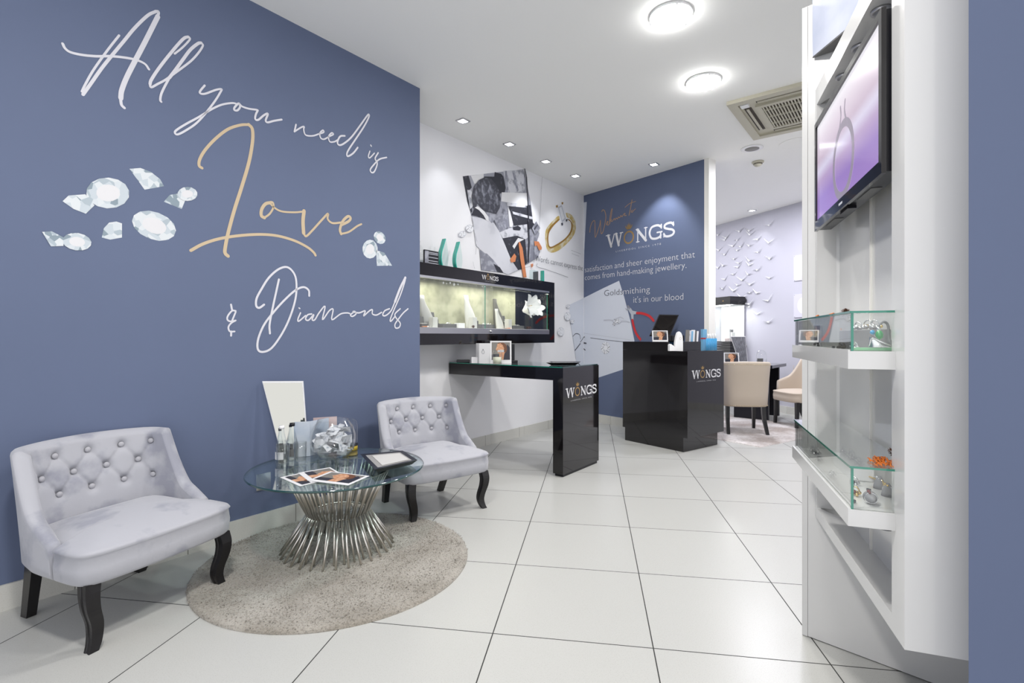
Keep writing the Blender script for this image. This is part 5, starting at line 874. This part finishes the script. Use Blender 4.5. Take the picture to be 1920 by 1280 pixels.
# writing table in the rear room
AT = math.atan2(-.296, .335); t = thing('writing_table', 'black table with slab legs behind the cream chair', 'table', (3.11, 7.14, .0125), AT)
one('span', -.30, .52, -.10, .62, .705, .745, 'black_gloss').build('table_top', t); one('span', 0, .447, .00, .045, 0, .705, 'black_satin').build('leg', t); one('span', 0, .447, .52, .565, 0, .705, 'black_satin').build('leg', t)
ZW = .7585; FT = frame(3.11, 7.14, AT)
standcard('portrait_card', 3.085, 7.15, .22, .155, ZW, .05, 'portrait card standing on the table in the rear room')
tm = tapered_mirror('tapered table mirror in the rear room with curtain reflections modelled as grey stripes', (3.37, 7.42, ZW), 0.08, 0.13, 0.225, 0.385, 0.0, -0.08, 'reflection_grey' if 'reflection_grey' in M else 'grey_box', 'white_plastic')
b = MB()
for k in range(9): x = -.056+.014*k; quadslab(b, [(x-.0025, -.003, .03), (x+.0025, -.003, .03), (-.08+(x+.0025)*1.65, -.003, .375), (-.08+(x-.0025)*1.65, -.003, .375)], .0012, 'photo_mid')  # pale stripes stand in for curtains reflected in the mirror
b.build('reflection_stripes', tm)
t = thing('glass_dome', 'glass dome over a small grey block on the rear room table', 'cloche', (3.44, 7.02, ZW)); one('lathe', [(.062, 0), (.064, .12), (.055, .165), (.03, .19), (1e-4, .197)], 'clear_glass', n=28).build('glass_cover', t); one('box', (-.02, 0, .04), (.07, .03, .08), 'grey_box', bev=.002).build('block', t)
# cream dining chairs with nailheads
t = thing('dining_chair', 'cream upholstered chair seen from behind, beside the counter', 'chair', (2.745, 6.09, .0125), math.atan2(.99, .12)-PI/2, 'cream upholstered chairs')
HW2, YF2, YB2 = .245, .16, -.215
tub_shell(HW2, YF2, YB2, .315, .840, .560, .045, .085, 'beige_linen', None, zs=.44, N=60, K=12, cr=.50).build('backrest', t)
cushion(.235, -.17, .255, .31, .425, .035, 'beige_linen', n=44).build('seat', t)
b = MB()
for i in range(41):
    s = -.62+1.24*i/40; p, n, _ = plan(s, HW2, YF2, YB2); a = abs(s); k = 0 if a < .5 else wing((a-.5)/.5); top = .840-.28*k-.01*min(1, a/.5)**2-.030
    for z in (top, .328):
        r = max(0, (z-.315)/.525); lean = .085*r**1.4*(1-.5*a); b.ball((p.x*(1+.06*r)+n.x*.023, p.y+n.y*.023-lean, z), .0052, 'brass_nail', n=5)
for sx in (-1, 1):
    for i in range(22):
        s = sx*.62; z = .335+.4*i/21; p, n, _ = plan(s, HW2, YF2, YB2); r = (z-.315)/.525; lean = .085*r**1.4*(1-.5*.62); b.ball((p.x*(1+.06*r)+n.x*.023, p.y+n.y*.023-lean, z), .005, 'brass_nail', n=5)
    for i in range(26):
        s = sx*(.62+.37*i/25); p, n, _ = plan(s, HW2, YF2, YB2); a = abs(s); k = wing((a-.5)/.5); z = .840-.28*k-.01-.030; r = max(0, (z-.315)/.525); lean = .085*r**1.4*(1-.5*a); b.ball((p.x*(1+.06*r)+n.x*.023, p.y+n.y*.023-lean, z), .005, 'brass_nail', n=5)
    for i in range(14): s = sx*.985; z = .33+.2*i/13; p, n, _ = plan(s, HW2, YF2, YB2); r = (z-.315)/.525; b.ball((p.x*(1+.06*r)+n.x*.023, p.y-.01, z), .005, 'brass_nail', n=5)
b.build('nailhead_trim', t)
for sx in (-1, 1):
    P = sm3([(sx*.205, .205, .315), (sx*.207, .208, .15), (sx*.208, .215, 0)], 3); swept(P, [(.042-.012*i/(len(P)-1),)*2 for i in range(len(P))], 'black_wood').build('leg', t)
    P = sm3([(sx*.200, -.13, .315), (sx*.203, -.145, .18), (sx*.210, -.185, .08), (sx*.215, -.225, 0)], 3); swept(P, [(.044-.012*i/(len(P)-1),)*2 for i in range(len(P))], 'black_wood').build('leg', t)
dup(t, (3.69, 6.50, .0125), PI/2+.12, 'cream upholstered chair seen from its side, left of the white display unit')
for k, (z0, z1, lb) in enumerate(((1.945, 2.315, 'upper'), (1.415, 1.752, 'lower'))):
    t = thing('acrylic_poster', lb+' pale framed poster on the lilac wall beside the white unit', 'poster', OD, AD, 'posters on the rear wall')
    one('span', .460, .780, -.012, -.001, z0, z1, 'poster_print').build('panel', t); b = MB(); cz = (z0+z1)/2
    b.poly([(.62+.10*math.cos(a*PI/10), cz+.12*math.sin(a*PI/10)) for a in range(20)], .0128, 'paper')
    for x, z in ((.472, z1-.012), (.768, z1-.012), (.472, z0+.012)): b.box((x, -.014, z), (.008, .006, .008), 'aluminium')
    b.build('fixings', t)

# ------------------------------------------------------------------ white display unit at the right
t = thing('display_unit', 'tall white lacquered display unit with a shallow framed niche, at the right', 'display unit', OR, RN)
def W2L(x, y): dx, dy = x-OR[0], y-OR[1]; c, s = math.cos(RN), math.sin(RN); return (dx*c+dy*s, -dx*s+dy*c)
p0 = (1.109, 1.9475); d_ = (.703, -.711)
q0 = [W2L(p0[0]+d_[0]*a-d_[1]*0+.711*b_*1, p0[1]+d_[1]*a+.703*b_) for a, b_ in ((.020, 0), (1.5, 0), (1.5, .03), (.020, .03))]
b = MB(); b.prism(q0, .004, 2.394, 'white_lacquer'); b.build('back_board', t)
q1 = [W2L(p0[0]+d_[0]*a+.711*b_, p0[1]+d_[1]*a+.703*b_) for a, b_ in ((0, 0), (.0188, 0), (.0188, .05), (0, .05))]
b = MB(); b.prism(q1, .002, 2.394, 'white_lacquer'); b.build('edge_strip', t)
pg = [(0.004, 0), (.869, 0), (.869, .42)]; xx = W2L(p0[0]+d_[0]*1.10, p0[1]+d_[1]*1.10)
pB = W2L(p0[0]+d_[0]*.10-.02, p0[1]+d_[1]*.10-.02)
pg = [(0.004, 0), (.869, 0), (.869, .40), (.60, .42), (pB[0]+.02, pB[1]-.01)]
b = MB(); b.prism(pg, .466, .506, 'white_lacquer'); b.build('sill', t); b = MB(); b.prism(pg, 2.000, 2.065, 'white_lacquer'); b.build('header', t)
one('span', .004, .030, 0, .072, .506, 2.0, 'white_lacquer').build('far_stile', t)
one('span', .793, .869, 0, .072, .506, 2.0, 'white_lacquer').build('near_stile', t)
b = MB(); b.span(.030, .395, .072, .084, .506, 2.0, 'white_lacquer'); b.span(.398, .869, .072, .084, .506, 2.0, 'white_lacquer'); b.span(.393, .400, .066, .0719, .506, 2.0, 'trim_white'); b.build('back_panel', t)
b = MB(); b.span(.857, .869, .084, .40, .506, 2.0, 'white_lacquer'); b.build('end_panel', t)
for tx in (.24, .42, .60):
    one('lathe', [(.024, 2.0), (.024, 1.992), (.017, 1.990), (.015, 1.997), (1e-4, 1.998)], 'aluminium', n=20).build('niche_light', t).location = (tx, .036, 0)
tv = thing('television', 'flat black television showing a ring on lilac, inside the niche of the white unit', 'television', OR, RN)
b = MB(); z0, z1 = 1.520, 1.905; T0, T1, Y0 = .080, .786, -.018
b.span(T0, T1, Y0, Y0+.010, z0, z0+.032, 'black_gloss'); b.span(T0, T1, Y0, Y0+.010, z1-.018, z1, 'black_gloss'); b.span(T0, T0+.020, Y0, Y0+.010, z0+.032, z1-.018, 'black_gloss'); b.span(T1-.020, T1, Y0, Y0+.010, z0+.032, z1-.018, 'black_gloss')
b.build('bezel', tv)
b = MB(); b.span(T0+.004, T1-.004, Y0+.010, Y0+.052, z0+.004, z1-.004, 'black_satin'); b.build('housing', tv)
b = MB(); b.span(T0+.020, T1-.020, Y0+.006, Y0+.0098, z0+.032, z1-.018, 'television_picture'); b.build('screen', tv)
b = MB(); cx, cz = .435, 1.665
b.ribbon([(cx+.105*math.cos(a*PI/12), cz+.105*math.sin(a*PI/12)) for a in range(25)], .025, -(Y0+.0055), 'television_ring', k=2); b.ribbon([(cx-.045, cz+.092), (cx-.02, cz+.135), (cx-.025, cz+.165)], .012, -(Y0+.0054), 'television_ring'); b.ribbon([(cx+.045, cz+.092), (cx+.02, cz+.135), (cx+.025, cz+.165)], .012, -(Y0+.0054), 'television_ring'); b.build('screen_picture', tv)
for x in (.22, .58): one('span', x-.06, x+.06, Y0+.020, Y0+.045, z0+.0025, z0+.0038, 'grey_box').build('vent', tv)
one('span', .38, .46, Y0+.012, Y0+.034, z0-.006, z0+.003, 'black_satin').build('sensor', tv)
b = MB(); b.poly([(.415, z0+.012), (.455, z0+.012), (.455, z0+.019), (.415, z0+.019)], -(Y0-.0006), 'sketch_grey'); b.build('maker_mark', tv)
one('span', .25, .62, .036, .0715, 1.60, 1.82, 'grey_box').build('wall_bracket', tv)
# fabric patterned sign box above the niche
s0 = [W2L(*p) for p in ((1.128, 1.912), (1.160, 1.42), (1.600, 1.425))]
b = MB(); b.prism(s0, 2.19, 2.72, 'fabric_print'); t = thing('sign_box', 'angular sign box with a pale blue silk print above the niche', 'sign', OR, RN)
b.build('panel', t); b = MB(); b.prism([(x, y) for x, y in s0], 2.184, 2.1895, 'grey_box'); b.build('underside', t)

def glass_case(label, z0, z1, ztop):
    t = thing('glass_case', label, 'display case', OR, RN, 'glass cases in the white niche'); a, c, y0, y1 = .100, .817, -.092, .060
    b = MB(); b.span(a, c, y0, y1, z0, z1-.012, 'white_lacquer'); b.span(a, c, y0, y0+.004, z1-.012, z1, 'white_lacquer'); b.span(a, c, y0+.004, y1, z1-.012, z1-.003, 'white_lacquer'); b.build('tray', t)
    b = MB(); g0, g1, h0 = a+.008, c-.006, y0+.008
    b.span(g0, g1, h0, h0+.004, z1-.003, ztop-.005, 'pane_glass'); b.build('front_glass', t)
    b = MB(); b.span(g1-.004, g1, h0+.004, .058, z1-.003, ztop-.005, 'pane_glass'); b.span(g1-.0045, g1+.0004, h0-.0006, h0+.0045, z1-.003, ztop-.005, 'glass_edge'); b.build('side_glass', t)
    b = MB(); b.span(g0, g0+.004, h0+.004, .058, z1-.003, ztop-.005, 'pane_glass'); b.build('side_glass', t)
    b = MB(); b.span(g0-.002, g1+.002, h0-.003, .058, ztop-.005, ztop, 'pane_glass'); b.span(g0-.002, g1+.0026, h0-.0036, h0-.003, ztop-.005, ztop, 'glass_edge'); b.span(g1+.002, g1+.0028, h0-.003, .058, ztop-.005, ztop, 'glass_edge'); b.build('top_glass', t)
glass_case('upper glass case on a white tray in the niche', 1.066, 1.110, 1.200); glass_case('lower glass case on a white tray in the niche', .703, .744, .841)
def R_(tx, y, z): return FR(tx, y, z)
def hoop(mb, c, R, r, m, ax='Y', n=20, tilt=0):
    V = []; F = []; q = Matrix.Rotation(tilt, 3, 'Z')
    for i in range(n):
        for j in range(6): a = 2*PI*i/n; k = 2*PI*j/6; p = Vector(((R+r*math.cos(k))*math.cos(a), r*math.sin(k)*1.6, (R+r*math.cos(k))*math.sin(a))); V.append(q @ p+Vector(c))
    for i in range(n):
        for j in range(6): F.append((i*6+j, ((i+1) % n)*6+j, ((i+1) % n)*6+(j+1) % 6, i*6+(j+1) % 6))
    mb.add(V, F, m, True)
def cone_ring(label, tx, y, metal, gem, z, rz=0, lie=False):
    t = thing('ring_cone', label, 'ring display', R_(tx, y, z), RN+rz, 'rings on grey cones in the lower case')
    b = MB(); prof = [(.0145, 0), (.013, .010), (.009, .022), (.004, .031), (1e-4, .033)]; b.lathe(prof, 'grey_cone', n=18)
    if lie: b.v = [(z_-.012, x, y_+.0145) for x, y_, z_ in b.v]
    b.build('cone', t); b = MB()
    c = (0, 0, .0135) if not lie else (0, 0, .0145); hoop(b, c, .0125, .0016, metal, tilt=.3 if not lie else 1.3); b.build('band', t)
    b = MB(); b.ball((c[0]-.003, -.004, c[2]+.0145), .0042, gem, n=7); b.ball((c[0]+.004, -.004, c[2]+.0132), .003, gem, n=6); b.build('stone', t)
ZL = .7415
cone_ring('silver ring with dark red stones on the grey cone nearest the front edge', .757, -.030, 'silver', 'red_gem', ZL, 0, True); cone_ring('gold ring on the farthest grey cone of the lower case', .600, .032, 'gold', 'silver', ZL, .2)
cone_ring('silver ring with clear stone on the middle grey cone', .668, .030, 'silver', 'gold', ZL, .4); cone_ring('silver ring with brown stone on the grey cone against the stile', .757, .030, 'silver', 'red_gem', ZL, 0, True)
for tx, y, m, lb in ((.757, -.066, 'black_gem', 'tiny black tag nearest the front corner of the lower case'), (.640, -.003, 'black_gem', 'tiny black tag between the rings of the lower case')): solo('price_tag', one('box', (0, 0, .004), (.010, .006, .007), m, bev=.001), lb, 'tag', R_(tx, y, ZL), RN+.5, 'price tags')
def brooch(label, tx, y, z, m, gem, n=5, r=.012, grp='silver jewellery in the glass cases', spikes=0, rz=0):
    t = thing('brooch', label, 'jewellery', R_(tx, y, z), RN+rz, grp); b = MB()
    for k in range(n): a = 2*PI*k/n; b.ball((r*math.cos(a), r*.7*math.sin(a), .005+.003*(k % 2)), .0045, m, n=6)
    hoop(b, (0, 0, .012), r*.8, .0015, m, tilt=.7); 
    for k in range(spikes): a = PI*k/(spikes-1) if spikes > 1 else 0; b.tube([(0, 0, .006), (r*2.4*math.cos(a), -.002, .006+r*2.2*math.sin(a))], .0011, m, n=5)
    b.build('setting', t); b = MB(); b.ball((0, -.003, .009), .005, gem, n=7); b.build('stone', t)
brooch('silver brooch with dark stone at the left of the ring cones', .590, -.022, ZL, 'silver', 'black_gem'); brooch('brooch with amber stones behind the corner glass', .690, -.045, ZL, 'gold', 'red_gem'); brooch('spiky silver brooch at the far end of the lower case', .20, -.045, ZL, 'silver', 'silver', 6, .011, spikes=7); brooch('dark jewelled brooch at the far end of the lower case', .235, -.04, ZL, 'silver', 'black_gem')
brooch('silver earrings on the white floor of the lower case', .525, -.06, ZL, 'silver', 'silver', 4, .009); brooch('silver pendant in the middle of the lower case', .340, -.055, ZL, 'silver', 'grey_cone', 4, .009)
solo('display_block', one('box', (0, 0, .018), (.20, .055, .036), 'white_plastic', bev=.002), 'low white display block in the middle of the lower case', 'display block', R_(.440, .010, ZL), RN)
brooch('flower brooch with fanned silver rays on the white block', .430, .012, ZL+.037, 'silver', 'silver', 7, .012, spikes=13); brooch('pale flower brooch at the left of the fanned one', .365, .008, ZL+.037, 'silver', 'silver', 6, .010, spikes=5); brooch('small silver brooch at the right end of the white block', .500, .010, ZL+.037, 'silver', 'silver', 5, .010)
b = MB(); b.tube(sm3([(-.05, 0, .003), (-.02, -.01, .012), (.02, .0, .014), (.05, .012, .004)], 4), .0018, 'gold', n=6); b.tube(sm3([(-.05, .006, .003), (-.02, -.004, .010), (.02, .006, .011), (.05, .016, .004)], 4), .0018, 'gold', n=6); solo('gold_chain', b, 'fine gold chain behind the ring cones in the lower case', 'necklace', R_(.535, .030, ZL), RN+.2)
ZG = .8412
b = MB(); rnd = random.Random(2)
for k in range(60): x = rnd.uniform(-.035, .040); y = rnd.uniform(-.018, .018); b.tube([(x, y, .0035), (x+rnd.uniform(.008, .02), y+rnd.uniform(-.006, .006), rnd.uniform(.002, .010)), (x+rnd.uniform(.02, .032), y+rnd.uniform(-.006, .006), .003)], .0013, 'orange_leaf', n=4)
f_ = solo('raffia_bundle', b, 'bundle of orange raffia on top of the lower glass case', 'decoration', R_(.742, -.010, ZG), RN)
pine_cone('brown pine cone on the orange raffia on the lower glass case', R_(.722, .030, ZG+.006), .017)
leaf('orange leaf beside the pine cone on the lower glass case', R_(.765, .026, ZG+.008), .014, rz=RN)
ZU = 1.1075
b = MB(); b.box((0, 0, .038), (.105, .002, .076), 'paper'); portrait(b, -.052, .052, .001, .075, .0012); solo('portrait_card', b, 'small portrait card inside the far end of the upper case', 'photo card', R_(.19, -.030, ZU), RN, 'standing portrait cards')
solo('display_block', one('box', (0, 0, .026), (.30, .045, .052), 'grey_cone', bev=.002), 'long grey display block in the upper case', 'display block', R_(.50, .020, ZU), RN)
brooch('row of silver leaf brooches on the grey block of the upper case', .560, .018, ZU+.0525, 'silver', 'gold', 8, .016); brooch('silver brooch at the far end of the grey block', .470, .018, ZU+.0525, 'silver', 'silver', 6, .013); brooch('silver leaf brooch at the near end of the grey block', .625, .015, ZU+.0525, 'silver', 'silver', 7, .014)
b = MB(); b.box((.0, 0, .03), (.014, .002, .060), 'orange_print', rx=.1); solo('red_card', b, 'narrow coral card leaning behind the portrait in the upper case', 'card', R_(.33, .010, ZU), RN)
solo('mint_stand', one('box', (0, 0, .0035), (.016, .105, .007), 'mint', bev=.001), 'mint green acrylic strip at the front of the upper case', 'display stand', R_(.768, -.015, ZU), RN)
t = thing('pendant_stand', 'tall looped silver pendant stand in the upper case', 'jewellery', R_(.735, .012, ZU), RN); b = MB(); b.tube(sm3([(.005, .004, .003), (.0, .0, .030), (-.003, .0, .055), (-.003, -.004, .066), (-.002, -.012, .068), (-.002, -.018, .060), (-.002, -.019, .050)], 4), [.0045]*4+[.003]*(len(sm3([(0, 0, 0)]*7, 4))-4), 'grey_cone', n=8); b.build('stand', t)
b = MB(); b.ball((-.002, -.020, .052), .005, 'silver', n=7); b.ball((-.002, -.015, .058), .004, 'gold', n=7); b.build('pendant', t)
t = thing('silver_leaf_bangle', 'wide silver leaf-shaped bangle on the mint strip', 'jewellery', R_(.775, -.016, ZU+.0073), RN+1.35); b = MB()
V = []; N = 12
for i in range(N+1):
    f = i/N; 
    for j in range(5): g_ = j/4-.5; V.append((-.022+.044*f, g_*.004-.006*math.sin(PI*f), .001+.026*(1-f)*(.3+.7*math.sin(PI*min(1, f+.35)))*(j/4)))
b.add(V, [(i*5+j, i*5+j+1, (i+1)*5+j+1, (i+1)*5+j) for i in range(N) for j in range(4)], 'silver', True); b.tube(sm3([(-.022, 0, .002), (-.018, -.004, .022), (0, -.008, .014), (.02, 0, .004)], 4), .0016, 'silver', n=6); b.build('leaf', t)
t = thing('green_stone', 'green oval stone with a blue bead behind the silver bangle', 'gemstone', R_(.752, -.012, ZU+.0073), RN); b = MB(); b.ball((0, 0, .030), .0085, 'green_gem', n=10, sz=1.3); b.build('green_bead', t); b = MB(); b.ball((-.004, -.013, .036), .0055, 'blue_liquid', n=8); b.build('blue_bead', t); b = MB(); b.tube([(0, 0, 0), (0, 0, .022)], .0012, 'silver', n=5); b.tube([(0, 0, .02), (-.004, -.013, .032)], .0012, 'silver', n=5); b.build('pin', t)
brooch('gold floral brooch at the stile end of the mint strip', .735, .030, ZU, 'gold', 'silver', 8, .011); brooch('silver starfish brooch at the corner of the upper case', .745, -.062, ZU, 'silver', 'silver', 7, .010, spikes=5); brooch('dark green brooch left of the corner of the upper case', .66, -.068, ZU, 'grey_print', 'black_gem', 6, .009)
solo('price_tag', one('box', (0, 0, .004), (.009, .006, .007), 'black_gem', bev=.001), 'tiny black tag left of the dark green brooch in the upper case', 'tag', R_(.585, -.070, ZU), RN, 'price tags'); solo('price_tag', one('box', (0, 0, .004), (.010, .006, .007), 'black_gem', bev=.001), 'tiny black tag near the stile in the upper case', 'tag', R_(.790, .018, ZU), RN+.4, 'price tags')
b = MB(); rnd = random.Random(6)
for k in range(14): b.ball((rnd.uniform(-.008, .008), rnd.uniform(-.005, .005), .005+.0035*k), rnd.uniform(.003, .005), 'black_gem' if k < 9 else 'gold', n=5)
solo('berry_sprig', b, 'upright dark berry sprig at the right of the small portrait card', 'decoration', R_(.335, -.060, ZU), RN)
leaf('orange leaf on top of the upper glass case', R_(.46, -.045, 1.2003), .018, rz=RN); leaf('small orange leaf at the far end of the upper glass top', R_(.32, -.055, 1.2003), .012, rz=RN)
pine_cone('dark cone on top of the upper glass case', R_(.56, -.035, 1.2003), .011)
b = MB(); b.lathe([(.016, 0), (.018, .006), (.018, .022), (.012, .028)], 'black_satin', n=20); b.v = [(x, y, z-.028) for x, y, z in b.v]; solo('black_fixing', b, 'round black fixing knob under the lower tray', 'knob', R_(.72, .010, .703), RN)
